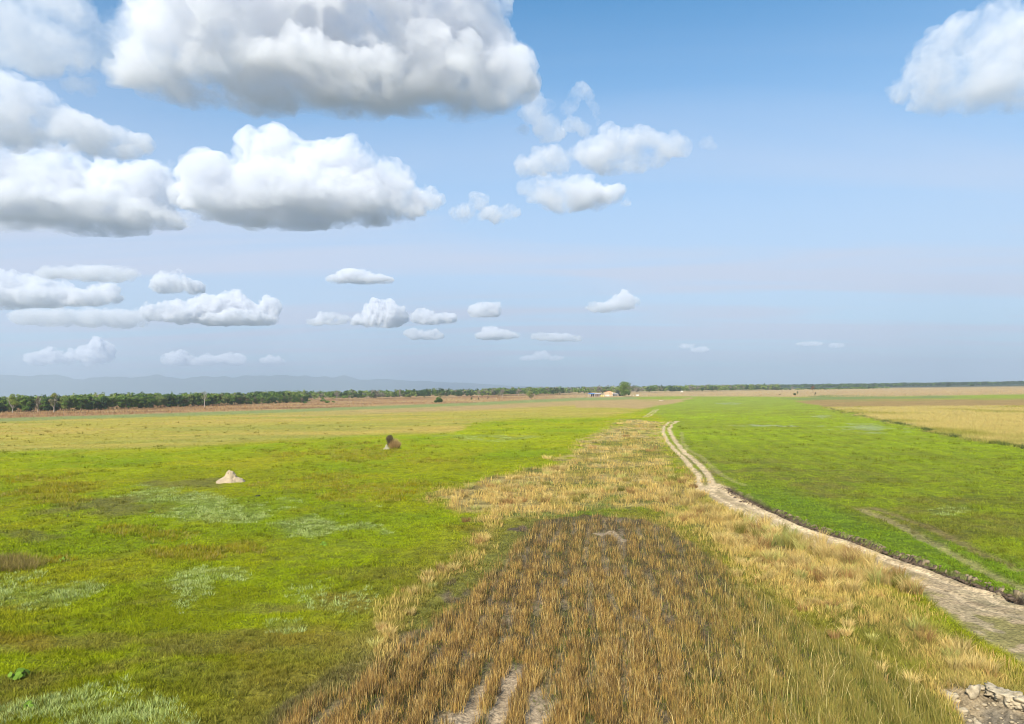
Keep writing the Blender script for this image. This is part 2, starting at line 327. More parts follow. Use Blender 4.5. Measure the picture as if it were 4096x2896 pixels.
def mat_ground():
    m, nt, p = mat_base('ground'); N = nt.nodes; L = nt.links
    a = N.new('ShaderNodeAttribute'); a.attribute_name = 'Col'
    g = N.new('ShaderNodeNewGeometry')
    def noise(s, det, ro=.55):
        n = N.new('ShaderNodeTexNoise'); n.inputs['Scale'].default_value = s; n.inputs['Detail'].default_value = det; n.inputs['Roughness'].default_value = ro; L.new(g.outputs['Position'], n.inputs[0]); return n.outputs[0]
    def ramp(f, p0, v0, p1, v1):
        r = N.new('ShaderNodeMapRange'); r.inputs[1].default_value = p0; r.inputs[2].default_value = p1; r.inputs[3].default_value = v0; r.inputs[4].default_value = v1; L.new(f, r.inputs[0]); return r.outputs[0]
    n1 = noise(5.0, 5, .65); n2 = noise(.8, 4); n3 = noise(.09, 5)
    def mul(x, y):
        q = N.new('ShaderNodeMath'); q.operation = 'MULTIPLY'; L.new(x, q.inputs[0]); L.new(y, q.inputs[1]); return q.outputs[0]
    f = mul(mul(ramp(n1, .32, .45, .66, 1.35), ramp(n2, .3, .72, .7, 1.25)), ramp(n3, .3, .86, .7, 1.14))
    v = N.new('ShaderNodeVectorMath'); v.operation = 'SCALE'; L.new(a.outputs['Color'], v.inputs[0]); L.new(f, v.inputs['Scale'])
    L.new(v.outputs[0], p.inputs['Base Color']); p.inputs['Roughness'].default_value = .9; p.inputs['Specular IOR Level'].default_value = .1
    b = N.new('ShaderNodeBump'); b.inputs['Strength'].default_value = .9; b.inputs['Distance'].default_value = .16; L.new(n1, b.inputs['Height']); L.new(b.outputs[0], p.inputs['Normal'])
    return m
M_GR = mat_ground(); M_BL = mat_blade('grass_blades', .3); M_LEAF = mat_blade('leaf_clumps', .22)
M_BARK = mat_plain('bark', (.16, .125, .09)); M_BARKP = mat_plain('pale_bark', (.33, .29, .24))

# ------------------------------------------------------------------ tagging
def tag(o, label=None, cat=None, group=None, kind=None):
    if label: o['label'] = label
    if cat: o['category'] = cat
    if group: o['group'] = group
    if kind: o['kind'] = kind
    return o
def raw_mesh(name, v, faces_n, idx, mat, col=None, parent=None, smooth=False):
    """v (n,3), faces_n sizes per face, idx flat indices"""
    me = bpy.data.meshes.new(name); v = np.ascontiguousarray(v, np.float32)
    me.vertices.add(len(v)); me.vertices.foreach_set('co', v.ravel())
    me.loops.add(len(idx)); me.loops.foreach_set('vertex_index', np.asarray(idx, np.int32))
    me.polygons.add(len(faces_n)); st = np.concatenate([[0], np.cumsum(faces_n)[:-1]]).astype(np.int32)
    me.polygons.foreach_set('loop_start', st); me.polygons.foreach_set('loop_total', np.asarray(faces_n, np.int32))
    if smooth: me.polygons.foreach_set('use_smooth', np.ones(len(faces_n), bool))
    me.update(calc_edges=True)
    if col is not None:
        a = me.color_attributes.new('Col', 'FLOAT_COLOR', 'POINT'); c = np.ones((len(v), 4), np.float32); c[:, :3] = col; a.data.foreach_set('color', c.ravel())
    me.materials.append(mat)
    o = bpy.data.objects.new(name, me); COL.objects.link(o)
    if parent: o.parent = parent
    return o
def empty(name, loc=(0, 0, 0), rz=0):
    o = bpy.data.objects.new(name, None); COL.objects.link(o); o.location = loc; o.rotation_euler.z = rz; o.empty_display_size = .3; return o
def blades(name, P, Hh, Wd, yaw, ldir, lean, col, mat=None, segs=1, tipcol=None, parent=None):
    """upright grass blades: P (n,3) base, Hh height, Wd width, yaw of the blade face, lean direction and amount"""
    n = len(P); wx = np.cos(yaw) * Wd / 2; wy = np.sin(yaw) * Wd / 2
    lx = np.cos(ldir) * lean * Hh; ly = np.sin(ldir) * lean * Hh
    if tipcol is None: tipcol = col
    if segs == 1:
        v = np.empty((n, 3, 3)); v[:, 0] = P; v[:, 1] = P; v[:, 2] = P
        v[:, 0, 0] -= wx; v[:, 0, 1] -= wy; v[:, 1, 0] += wx; v[:, 1, 1] += wy
        v[:, 2, 0] += lx; v[:, 2, 1] += ly; v[:, 2, 2] += Hh
        c = np.stack([col, col, tipcol], 1)
        return raw_mesh(name, v.reshape(-1, 3), np.full(n, 3), np.arange(n * 3), mat or M_BL, c.reshape(-1, 3), parent)
    v = np.empty((n, 5, 3))
    for k in range(5): v[:, k] = P
    v[:, 0, 0] -= wx; v[:, 0, 1] -= wy; v[:, 1, 0] += wx; v[:, 1, 1] += wy
    for k, s in ((2, 1), (3, -1)):
        v[:, k, 0] += wx * .8 * s + lx * .32; v[:, k, 1] += wy * .8 * s + ly * .32; v[:, k, 2] += Hh * .62
    v[:, 4, 0] += lx; v[:, 4, 1] += ly; v[:, 4, 2] += Hh
    mid = (col + tipcol) / 2
    c = np.stack([col, col, mid, mid, tipcol], 1)
    base = (np.arange(n) * 5)[:, None]
    idx = np.concatenate([base + np.array([0, 1, 2, 3]), base + np.array([3, 2, 4])], 1).ravel()
    return raw_mesh(name, v.reshape(-1, 3), np.tile([4, 3], n), idx, mat or M_BL, c.reshape(-1, 3), parent)

# ------------------------------------------------------------------ ground sheet
az = np.concatenate([np.radians(np.arange(-180, -52, 4.0)), np.radians(np.arange(-52, -38, .5)), np.radians(np.arange(-38, 38, .1)), np.radians(np.arange(38, 52, .5)), np.radians(np.arange(52, 180.1, 4.0))])
az[-1] = math.pi
inv = np.concatenate([[2400], np.arange(1500, 3, -2.6), [2.6, 2.0, 1.4]])
rad = F * H / inv
AZ, RD = np.meshgrid(az, rad); GX = RD * np.sin(AZ); GY = RD * np.cos(AZ)
gc, gm_, gz = ground(GX, GY)
# ground under the blades: darker thatch and soil, with shade between them painted in
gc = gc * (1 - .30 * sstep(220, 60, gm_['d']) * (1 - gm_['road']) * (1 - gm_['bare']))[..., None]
nr, nc = GX.shape
gz = np.where(GY < 8, 0, gz)
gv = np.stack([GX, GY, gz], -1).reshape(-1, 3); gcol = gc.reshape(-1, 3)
ii, jj = np.meshgrid(np.arange(nr - 1), np.arange(nc - 1), indexing='ij'); b0 = (ii * nc + jj).ravel()
quads = np.stack([b0, b0 + nc, b0 + nc + 1, b0 + 1], 1)[:, ::-1]
ring = np.arange(nc)
gv = np.vstack([gv, [[0, 0, 0]]]); gcol = np.vstack([gcol, [MEADOW]])
cen = len(gv) - 1
fan = np.stack([np.full(nc - 1, cen), ring[:-1], ring[1:]], 1)
sizes = np.concatenate([np.full(len(quads), 4), np.full(len(fan), 3)])
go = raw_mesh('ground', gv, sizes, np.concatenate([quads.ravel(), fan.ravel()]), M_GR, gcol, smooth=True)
tag(go, 'wide flat grass plain crossed by a pale dirt track', 'ground', kind='structure')
if go.data.polygons[0].normal.z < 0: go.data.flip_normals()

def jit(c, n, a=.18, b=.06):
    f = 1 + (rng.random(n) - .5) * 2 * a
    return np.clip(c * f[:, None] * (1 + (rng.random((n, 3)) - .5) * 2 * b), 0, 1)
def spread(n, y0, y1, x0=-250, x1=4350, pw=1.0):
    """random ground points, even over the seen ground"""
    sx = rng.uniform(x0, x1, n); sy = y0 + (y1 - y0) * rng.random(n) ** pw
    ok = sy > hz(sx) + 12
    return Gn(sx[ok], sy[ok])

# ------------------------------------------------------------------ short meadow grass
def tufts(name, X, Y, per, hfun, wfun, lean, cfun, label, cat='grass', segs=1, keep=None, spreadr=.12):
    c, m, z = ground(X, Y)
    k = keep(m) > rng.random(len(X)); X, Y, z = X[k], Y[k], z[k]; c = c[k]; m = {a: b[k] for a, b in m.items()}
    n = len(X) * per
    hh = np.repeat(hfun(m, len(X)), per) * rng.uniform(.6, 1.15, n); ww = np.repeat(wfun(m, len(X)), per) * rng.uniform(.6, 1.3, n)
    sr = np.repeat(spreadr * np.clip(m['d'] / 45, .7, 4) if np.isscalar(spreadr) else spreadr, per)
    a = rng.uniform(0, 2 * math.pi, n); q = np.sqrt(rng.random(n)) * sr
    P = np.stack([np.repeat(X, per) + np.cos(a) * q, np.repeat(Y, per) + np.sin(a) * q, np.repeat(z, per) - .02], 1)
    col = np.repeat(cfun(c, m, len(X)), per, 0); col = jit(col, n, .16, .05)
    o = blades(name, P, hh, ww, rng.uniform(0, math.pi, n), a + rng.normal(0, .5, n), np.abs(rng.normal(lean, .25, n)), col * .9, segs=segs, tipcol=np.clip(col * 1.12, 0, 1))  # blade colour darker at the base and lighter at the tip: painted shade
    return tag(o, label, cat, kind='stuff')

X, Y = spread(260000, 1640, 2960, pw=.85)
def keep_g(m):
    nn = fbm(X / .8, Y / 1.0, 3, 77)
    return (1 - m['stub']) * (1 - m['road']) * (1 - m['bare']) * (1 - .6 * m['straw'] * sstep(35, 52, m['d'])) * (1 - .55 * m['path']) * (.12 + .88 * sstep(.40, .56, nn)) * (1 - m['red'])
def hh_g(m, n):
    return np.clip(.09 + m['d'] * .0009, 0, .4) * (1 + 1.1 * m['straw'] * (m['d'] < 50) + .9 * m['goldt'] + .6 * m['marg'] + .8 * m['lush'] + .6 * m['gold']) * rng.uniform(.6, 1.5, n)
def ww_g(m, n): return np.clip(.018 + m['d'] * .00055, 0, .4)
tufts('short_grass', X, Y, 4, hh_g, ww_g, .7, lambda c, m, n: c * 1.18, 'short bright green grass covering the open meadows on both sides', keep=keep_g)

# scattered taller clumps in the meadow, coloured darker to stand for small shadows
X, Y = spread(26000, 1690, 2940, pw=.9)
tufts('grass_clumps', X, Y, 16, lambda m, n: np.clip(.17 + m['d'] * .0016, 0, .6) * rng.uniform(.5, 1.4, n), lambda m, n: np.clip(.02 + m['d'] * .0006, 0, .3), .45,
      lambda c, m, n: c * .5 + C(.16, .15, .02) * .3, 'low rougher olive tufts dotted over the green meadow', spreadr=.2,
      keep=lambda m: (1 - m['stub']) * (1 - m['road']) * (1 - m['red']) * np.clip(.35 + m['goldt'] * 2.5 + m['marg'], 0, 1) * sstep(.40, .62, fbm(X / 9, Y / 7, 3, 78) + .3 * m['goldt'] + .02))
# gold brown tufts in their patches
X, Y = spread(60000, 1760, 2400, -100, 2400)
tufts('golden_tufts', X, Y, 8, lambda m, n: np.clip(.26 + m['d'] * .001, 0, .6) * rng.uniform(.6, 1.3, n), lambda m, n: np.clip(.02 + m['d'] * .0004, 0, .2), .4,
      lambda c, m, n: C(.34, .27, .045) + rng.uniform(-.08, .05, (n, 1)), 'patches of golden brown grass tufts in the left meadow', spreadr=.22, keep=lambda m: m['goldt'] * .42 * (1 - m['stub']))

X, Y = spread(30000, 2215, 2300, -150, 210)
dbk = poly_sd(X, Y, W([(-160, 2262), (-100, 2240), (60, 2236), (150, 2246), (172, 2262), (120, 2285), (-60, 2292)]))
tufts('brown_tuft_bank', X, Y, 9, lambda m, n: rng.uniform(.3, .75, n), lambda m, n: np.full(n, .035), .6, lambda c, m, n: C(.31, .24, .075) * rng.uniform(.4, 1.1, (n, 1)), 'low bank of dark brown tufts at the left edge of the meadow', keep=lambda m: (dbk < 0) * .035, spreadr=.3)
# herbs
X, Y = spread(95000, 1730, 2960, -250, 4200)
tufts('grey_green_herbs', X, Y, 12, lambda m, n: rng.uniform(.10, .30, n), lambda m, n: np.clip(.026 + m['d'] * .0003, 0, .12), .5,
      lambda c, m, n: C(.42, .48, .15) + rng.uniform(-.05, .06, (n, 1)), 'patches of pale grey green leafy weeds standing in the left meadow', cat='weeds', spreadr=.14, keep=lambda m: np.clip(m['herb'] * 1.0, 0, 1) * sstep(.32, .48, fbm(X / 1.3, Y / 1.6, 3, 310)) * (1 - m['straw']))

# straw grass on the ridge and along the road
X, Y = spread(90000, 1660, 2960, 1500, 4350, pw=.9)
def scol(c, m, n):
    k = rng.random((n, 1)); q = c * .3 + C(.67, .465, .14) * (.5 + .45 * k); g = fbm(m['sx'] / 60, m['sy'] / 25, 3, 301)[:, None]
    return np.where(k > .9, C(.34, .19, .07) + q * .2, q) * (1 - sstep(.54, .7, g) * .5) + C(.18, .20, .02) * sstep(.54, .7, g) * .45
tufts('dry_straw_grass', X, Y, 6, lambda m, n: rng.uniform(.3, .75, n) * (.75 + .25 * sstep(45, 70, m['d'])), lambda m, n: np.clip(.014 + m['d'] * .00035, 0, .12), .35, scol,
      'dry straw coloured grass covering the central ridge and road verge', segs=2, spreadr=.2,
      keep=lambda m: (m['straw'] * (1 - .8 * m['lush']) * .8 * (.42 + .58 * sstep(36, 54, m['d'])) + m['marg'] * .5) * (1 - m['road']) * sstep(.33, .47, fbm(X / 1.8, Y / 2.4, 3, 79)))
# big tussocks
tp = [G(*p) for p in Z3([(420,560),(520,640),(560,700),(640,690),(700,760),(760,720),(800,800),(860,770),(900,830),(960,800),(1000,870),(1050,830),(1110,900),(1160,880),(1230,930),(1270,890),(1330,960),(1300,1020),(1180,1040),(1400,1010),(1390,940),(1440,1050),(1560,1060),(1620,1110),(1240,1100),(1100,1010),(900,930),(760,860),(620,760),(540,820),(1500,1010),(1050,960),(980,980),(1950,1500),(2000,1560),(1850,1420),(1760,1350)])]
XX, YY = spread(5200, 1690, 2900, 1500, 4300, pw=1.1)
_, mk, _ = ground(XX, YY); kk = (mk['straw'] + mk['marg'] * .5 - mk['road'] - mk['lush']) * sstep(.42, .6, fbm(XX / 4, YY / 4, 3, 80)) > rng.random(len(XX)) * 1.2
X = np.concatenate([np.repeat([p[0] for p in tp], 3) + rng.normal(0, .45, len(tp) * 3), XX[kk]]); Y = np.concatenate([np.repeat([p[1] for p in tp], 3) + rng.normal(0, .45, len(tp) * 3), YY[kk]])
nt_ = len(tp) * 3
big = np.where(np.arange(len(X)) < nt_, 1.0, .62)
tufts('straw_tussocks', X, Y, 110, lambda m, n: rng.uniform(.75, 1.25, n) * big * (.7 + .3 * sstep(40, 55, m['d'])), lambda m, n: np.clip(.014 + m['d'] * .0002, 0, .06), .55,
      lambda c, m, n: np.where(rng.random((n, 1)) > .75, C(.42, .25, .09), C(.66, .49, .18)) * (.65 + .5 * rng.random((n, 1))) + C(-.12, .0, -.03) * (rng.random((n, 1)) > .75), 'arching straw tussocks in clumps beside the dirt road', segs=2, keep=lambda m: np.ones(len(X)), spreadr=.26)
# stubble stalks
def rowkeep(m): return m['stub'] * (1 - m['bare']) * (.22 + .78 * sstep(.25, .75, m['rowm'])) * (.25 + .75 * sstep(.36, .52, fbm(X / .9, Y / 1.5, 3, 81) + .04))
X, Y = spread(98000, 2040, 3050, 900, 4000, pw=.95)
pal = np.array([(.66, .43, .12), (.50, .30, .08), (.66, .47, .18), (.42, .25, .07), (.30, .18, .06), (.13, .085, .04), (.20, .12, .045), (.09, .06, .03)])
def stcol(c, m, n):
    r = pal[rng.integers(0, len(pal), n)]
    g = sstep(2600, 3400, m['sx'] + rng.normal(0, 250, n)) * .7
    return r * (1 - g[:, None]) + C(.25, .25, .045) * g[:, None]
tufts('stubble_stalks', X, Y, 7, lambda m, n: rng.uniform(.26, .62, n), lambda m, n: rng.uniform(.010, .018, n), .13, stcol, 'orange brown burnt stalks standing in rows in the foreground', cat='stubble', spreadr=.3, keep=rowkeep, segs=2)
X, Y = spread(60000, 2040, 3050, 900, 4100)
tufts('green_undergrowth', X, Y, 5, lambda m, n: rng.uniform(.08, .3, n), lambda m, n: rng.uniform(.016, .026, n), .5, lambda c, m, n: (C(.115, .15, .018) + rng.uniform(-.02, .05, (n, 1)) * C(1.4, 1, .2)),
      'low green grass growing between the brown stalks', spreadr=.15, keep=lambda m: m['stub'] * (1 - m['bare']) * np.clip(.25 + .6 * sstep(2700, 3500, m['sx']) + .2 * sstep(.5, .6, fbm(X / 2.5, Y / 3, 3, 51)), 0, 1))
X, Y = spread(4200, 2350, 3000, 1500, 4000)
tufts('long_straws', X, Y, 1, lambda m, n: rng.uniform(.7, 1.5, n), lambda m, n: np.full(n, .016), .4, lambda c, m, n: C(.66, .50, .2) + np.zeros((n, 3)), 'long thin leaning straws rising out of the foreground stalks', cat='straws', spreadr=.1, keep=lambda m: m['stub'] * .3 * (.15 + .85 * sstep(1800, 3200, m['sx'])) * (1 - m['bare']), segs=2)
# tall far grass strips, red brown and golden
X, Y = spread(60000, 1545, 1680, -300, 4400)
def kf(m): return m['red'] * (Y < 1900)
tufts('tall_far_grass', X, Y, 2, lambda m, n: rng.uniform(.8, 1.7, n), lambda m, n: np.clip(m['d'] * .0006, 0, 1.2), .2, lambda c, m, n: c * 1.05, 'belt of tall red brown dry grass in front of the woods', keep=kf, spreadr=.3)
X, Y = spread(30000, 1615, 1800, 3250, 4400)
tufts('golden_field_grass', X, Y, 3, lambda m, n: rng.uniform(.35, .8, n), lambda m, n: np.clip(m['d'] * .0006, 0, .4), .3, lambda c, m, n: c * 1.05, 'field of knee high golden grass on the right', keep=lambda m: m['gold'], spreadr=.3)
X, Y = spread(20000, 1615, 1830, 3250, 4400)
dsel = seg_d(X, Y, GOLDEDGE)
tufts('hedge_bank_weeds', X, Y, 6, lambda m, n: rng.uniform(.4, .9, n), lambda m, n: np.full(n, .12), .4, lambda c, m, n: C(.09, .11, .03) + np.zeros((n, 3)), 'dark weeds along the edge between green and golden fields', cat='weeds', keep=lambda m: (dsel < .8) * sstep(.42, .55, fbm(X / 7, Y / 7, 3, 83)), spreadr=.2)

# ------------------------------------------------------------------ lumps: rocks, clods, mounds
def lump(seed, sub=3, amp=.35, fr=1.6, sq=1.0, asp=(1, 1, 1)):
    bm = bmesh.new(); bmesh.ops.create_icosphere(bm, subdivisions=sub, radius=1)
    v = np.array([x.co[:] for x in bm.verts]); bm.verts.ensure_lookup_table()
    v0 = v; v = v * np.array(asp)
    n = vnoise3(v * fr + seed * 3.7, seed) - .5; n2 = vnoise3(v * fr * 2.7 + seed, seed + 5) - .5; n3 = vnoise3(v * fr * 6 + seed, seed + 9) - .5
    s = 1 + amp * (n * 1.4 + n2 * .6 + n3 * .28)
    v = v0; q = np.abs(v).max(1) ** (.35 * sq)
    for i, x in enumerate(bm.verts): x.co = x.co * float(s[i] / q[i])
    f = [[w.index for w in p.verts] for p in bm.faces]; vv = np.array([x.co[:] for x in bm.verts]); bm.free()
    return vv, np.array(f)
def lump_obj(name, mat, seed, dims, rz=0, tilt=0, loc=(0, 0, 0), parent=None, **k):
    v, f = lump(seed, **k); v = v * np.array(dims)
    o = raw_mesh(name, v, np.full(len(f), 3), f.ravel(), mat, parent=parent); o.location = loc; o.rotation_euler = (tilt, tilt * .5, rz); return o
M_ROCK = mat_plain('cream_rock', (.40, .325, .215), vary=.4, scale=5, bump=.5)
M_MOUND = mat_plain('termite_clay', (.39, .30, .19), vary=.14, scale=2.2, bump=.6)
M_CLOD = mat_blade('soil_clods', 0.0)

# clods along the ditch
vs, fs, cs = [], [], []; off = 0
protos = [lump(i, sub=1, amp=.6) for i in range(6)]
Dp = np.array(DITCH)
for s in range(len(Dp) - 1):
    L = np.linalg.norm(Dp[s + 1] - Dp[s]); nn = int(L * 26)
    for _ in range(nn):
        t = rnd.random(); p = Dp[s] * (1 - t) + Dp[s + 1] * t; dr = (Dp[s + 1] - Dp[s]) / L; nrm = np.array([-dr[1], dr[0]])
        if nrm[1] < 0: nrm = -nrm
        e = abs(rnd.gauss(.42, .34)) if rnd.random() < .6 else abs(rnd.gauss(0, .25)) - .12
        if vnoise(np.array([p[0] / 1.7]), np.array([p[1] / 1.7]), 9)[0] < .35 and rnd.random() < .7: continue
        p = p + nrm * e; sz = .025 + .13 * rnd.random() ** 2.5
        v, f = protos[rnd.randrange(6)]; a = rnd.uniform(0, 6.28); ca, sa = math.cos(a), math.sin(a)
        v = v * sz * np.array([1.2, 1, .8]); v = np.stack([v[:, 0] * ca - v[:, 1] * sa + p[0], v[:, 0] * sa + v[:, 1] * ca + p[1], v[:, 2]], 1)
        vs.append(v); fs.append(f + off); off += len(v); b = rnd.uniform(.6, 1.15); cs.append(np.tile((C(.25, .19, .11) if (e > .45 and rnd.random() < .6) else C(.10, .07, .045)) * b, (len(v), 1)))
vs = np.vstack(vs); _, _, zz_ = ground(vs[:, 0], vs[:, 1]); vs[:, 2] += np.clip(zz_, -.12, .2) + .03
o = raw_mesh('soil_clods', vs, np.full(sum(len(f) for f in fs), 3), np.vstack(fs).ravel(), M_CLOD, np.vstack(cs))
tag(o, 'crumbly clods of dug soil heaped along the narrow ditch by the road', 'soil', kind='stuff')

# rocks in the bottom right hollow
def GZ(sx, sy):
    x, y = G(sx, sy); _, _, z = ground(np.array([x]), np.array([y])); return x, y, float(z[0])
def ps(sx, sy):  # source pixels per metre there
    x, y = G(sx, sy); return F / math.hypot(y, H)
rocks = [  # column, row, half width px, half height px, rot, label
 (3801,2758,21,15,.3,'rounded cream boulder at the upper left rim of the hollow'),
 (3893,2757,24,26,.9,'tall jagged white rock, the highest one on the rim of the hollow'),
 (3926,2752,19,10,.2,'flat white rock touching the right side of the tall jagged rock'),
 (3990,2760,20,9,-.4,'long low cream boulder lying just above the cream slab'),
 (3850,2812,17,13,-.7,'wedge shaped cream stone on the left slope of the hollow'),
 (3897,2823,9,7,.4,'small white stone right of the wedge shaped stone'),
 (3908,2848,15,9,.1,'white stone lying in the middle of the hollow with a dark gap at its left'),
 (3962,2858,12,9,-.5,'oval pale stone in the hollow, nearest above the shaded soil'),
 (3929,2878,11,7,.3,'small round cream stone lowest in the hollow'),
 (4035,2867,14,8,-.3,'pale stone isolated at the right of the hollow in shade'),
 (3830,2810,6,5,.2,'tiny stone left of the wedge shaped stone'),
 (3975,2845,8,5,.2,'little grey stone above the oval pale stone'),
 (4002,2885,9,7,.9,'greyish stone at the bottom edge right of the small round stone'),
 (3828,2768,8,5,.1,'small crumbled piece below the rounded cream boulder')]
for i, (sx, sy, hw, hh, rz, lab) in enumerate(rocks):
    x, y, z = GZ(sx, sy + hh * .6); k = ps(sx, sy)
    o = lump_obj('rock', M_ROCK, i + 3, (hw / k, hw / k * .75, hh / k * 1.05), rz, .15, (x, y, z + hh / k * .28), amp=.6, fr=1.7, sub=3, sq=1.9)
    tag(o, lab, 'rock', 'rocks in the hollow')
x0, y0, z0 = GZ(3965, 2772); x1, y1, z1 = GZ(4085, 2812)
L = math.hypot(x1 - x0, y1 - y0)
o = lump_obj('rock_slab', M_ROCK, 31, (L * .58, .34, .17), math.atan2(y1 - y0, x1 - x0), 0.08, ((x0 + x1) / 2, (y0 + y1) / 2, .06), amp=.75, fr=1.6, sub=5, sq=2.4, asp=(3.2, 1, .6))
tag(o, 'long cream stone slab forming the upper right edge of the hollow', 'slab')
x, y, z = GZ(4110, 2818)
o = lump_obj('rock', M_ROCK, 37, (.42, .3, .2), .3, .1, (x, y, .04), amp=.7, sub=4, sq=2.2, fr=1.8); tag(o, 'pale boulder cut by the right photo edge at the end of the slab', 'rock', 'rocks in the hollow')

# termite mound
def mound(name, sx, sy, wpx, hpx, seed, peak, mat):
    x, y = G(sx, sy); k = F / math.hypot(y, H); w = wpx / k / 2; h = hpx / k
    n = 90; u = np.linspace(-1.25, 1.25, n); U, Vv = np.meshgrid(u, u); r = np.hypot(U, Vv)
    a = np.arctan2(Vv, U)
    r2 = np.hypot(U - peak * (1 - r * .5), Vv)
    edge = r * (1 + .10 * np.sin(3 * a + seed) + .05 * np.sin(7 * a))
    base = np.clip(1 - edge, 0, 1)
    nz_ = fbm(U * 4 + seed, Vv * 4, 4, seed) - .5; nz2 = vnoise(U * 13, Vv * 13, seed + 3) - .5
    cap = sstep(.46, .26, np.hypot(U - peak, Vv * .9) + nz_ * .35)
    crumb = sstep(.1, .5, U) * sstep(0, .2, base)
    zc = .72 * base ** .75 + .30 * cap + nz_ * .22 * base ** .3 * (.3 + crumb + cap) + nz2 * .11 * (crumb + cap)
    zc = np.where(base <= 0, -.06, np.maximum(zc, -.02))
    v = np.stack([U * w + (nz2 * .05) , Vv * w * .85, zc * h], -1).reshape(-1, 3)
    i, j = np.meshgrid(np.arange(n - 1), np.arange(n - 1), indexing='ij'); b = (i * n + j).ravel(); q = np.stack([b, b + 1, b + n + 1, b + n], 1)
    keepq = (r.ravel()[q].max(1) < 1.2)
    q = q[keepq]
    o = raw_mesh(name, v, np.full(len(q), 4), q.ravel(), mat); o.location = (x, y + w * .6, 0); return o, w, h, (x, y + w * .6)
o, w_, h_, c_ = mound('termite_mound', 905, 1931, 112, 42, 4, .05, M_MOUND)
tag(o, 'cream clay termite mound with a crumbling right side in the green meadow', 'mound')
o, w_, h_, c_ = mound('clay_mound', 1546, 1798, 26, 20, 7, -.1, mat_plain('stained_clay', (.28, .25, .16), bump=.5))
tag(o, 'small pale clay mound beneath the dead brown bush', 'mound')
# dead bush on the second mound
def tube_mesh(paths, sides=5):
    vs, fs = [], []; off = 0
    for pts in paths:   # list of (Vector, radius)
        m = len(pts)
        for i, (p, r) in enumerate(pts):
            t = (pts[min(i + 1, m - 1)][0] - pts[max(i - 1, 0)][0])
            if t.length < 1e-6: t = Vector((0, 0, 1))
            t.normalize(); a = t.orthogonal().normalized() if abs(t.z) < .95 else Vector((1, 0, 0)).cross(t).normalized(); b = t.cross(a)
            for s in range(sides):
                q = 2 * math.pi * s / sides; vs.append(p + (a * math.cos(q) + b * math.sin(q)) * r)
        for i in range(m - 1):
            for s in range(sides):
                fs.append((off + i * sides + s, off + i * sides + (s + 1) % sides, off + (i + 1) * sides + (s + 1) % sides, off + (i + 1) * sides + s))
        off += m * sides
    return np.array([v[:] for v in vs]), np.array(fs)
def branches(h, spreadx, trunk_h, r, nb, seed, droop=0, lean=0):
    R = random.Random(seed); P = []
    top = Vector((lean * trunk_h, 0, trunk_h)); P.append([(Vector((0, 0, -.2)), r * 1.3), (Vector((lean * trunk_h * .4 + R.uniform(-.1, .1), 0, trunk_h * .5)), r), (top, r * .8)])
    for b in range(nb):
        a = 2 * math.pi * b / nb + R.uniform(-.5, .5); q = top * R.uniform(.75, 1.0); e = Vector((math.cos(a) * spreadx * R.uniform(.4, .9), math.sin(a) * spreadx * R.uniform(.4, .9), 0)) + Vector((lean * trunk_h, 0, trunk_h + (h - trunk_h) * R.uniform(.45, .95)))
        mid = q.lerp(e, .5) + Vector((R.uniform(-.1, .1), R.uniform(-.1, .1), -R.uniform(0, .08))) * h
        P.append([(q, r * .55), (mid, r * .38), (e, r * .12)])
        for _ in range(3):
            s = mid.lerp(e, R.uniform(0, .7)); e2 = s + Vector((R.uniform(-1, 1) * spreadx * .45, R.uniform(-1, 1) * spreadx * .45, R.uniform(.1, .4) * (h - trunk_h)))
            P.append([(s, r * .22), (s.lerp(e2, .5) + Vector((0, 0, .03 * h)), r * .15), (e2, r * .06)])
    return P
def leaf_cloud(blobs, n, size, cols, seed, hollow=.55, fl=.6):
    """n leaf clumps spread through ellipsoids; returns verts, colours"""
    R = np.random.default_rng(seed); blobs = np.array(blobs, float); vol = blobs[:, 3] * blobs[:, 4] * blobs[:, 5]; k = R.choice(len(blobs), n, p=vol ** .7 / (vol ** .7).sum())
    d = R.normal(size=(n, 3)); d /= np.linalg.norm(d, axis=1)[:, None]; r = hollow + (1 - hollow) * R.random(n) ** .7
    c = blobs[k, :3] + d * r[:, None] * blobs[k, 3:6]
    t1 = R.normal(size=(n, 3)); t1 /= np.linalg.norm(t1, axis=1)[:, None]; nn = d + R.normal(size=(n, 3)) * .7; t2 = np.cross(nn, t1); t2 /= np.linalg.norm(t2, axis=1)[:, None] + 1e-6; t1 = np.cross(t2, nn); t1 /= np.linalg.norm(t1, axis=1)[:, None] + 1e-6
    s = size * R.uniform(.5, 1.3, n)[:, None]
    v = np.stack([c - t1 * s - t2 * s * fl, c + t1 * s * .9 - t2 * s * .5, c + t1 * s * .2 + t2 * s], 1)
    cols = np.array(cols, float); ci = R.integers(0, len(cols), len(blobs)); cc = cols[ci[k]] * .6 + cols[R.integers(0, len(cols), n)] * .4
    cc = cc * R.uniform(.75, 1.25, n)[:, None]
    return v.reshape(-1, 3), np.repeat(cc, 3, 0)
def leaf_obj(name, v, c, parent=None, mat=None):
    n = len(v) // 3; return raw_mesh(name, v, np.full(n, 3), np.arange(n * 3), mat or M_LEAF, c, parent)
x, y = G(1566, 1797); y += 1.2
root = tag(empty('dead_bush', (x, y, 0)), 'dark brown dead bush tangle with hanging straw on the small pale mound', 'bush')
kk_ = F / math.hypot(y, H)
bl = [(-.55, 0, 2.0, .85, .7, .95), (-.2, .2, 1.7, .7, .5, .8), (.3, .1, 1.3, .8, .7, .8), (-.5, .2, 1.1, .7, .6, .6)]
v, c = leaf_cloud(bl[:1] + bl[3:], 2600, .07, [(.13, .09, .055), (.10, .075, .05)], 3, .3); leaf_obj('crown', v, c, root)
Pn = 2600; a = rng.uniform(0, 6.28, Pn); q = np.sqrt(rng.random(Pn)) * .95
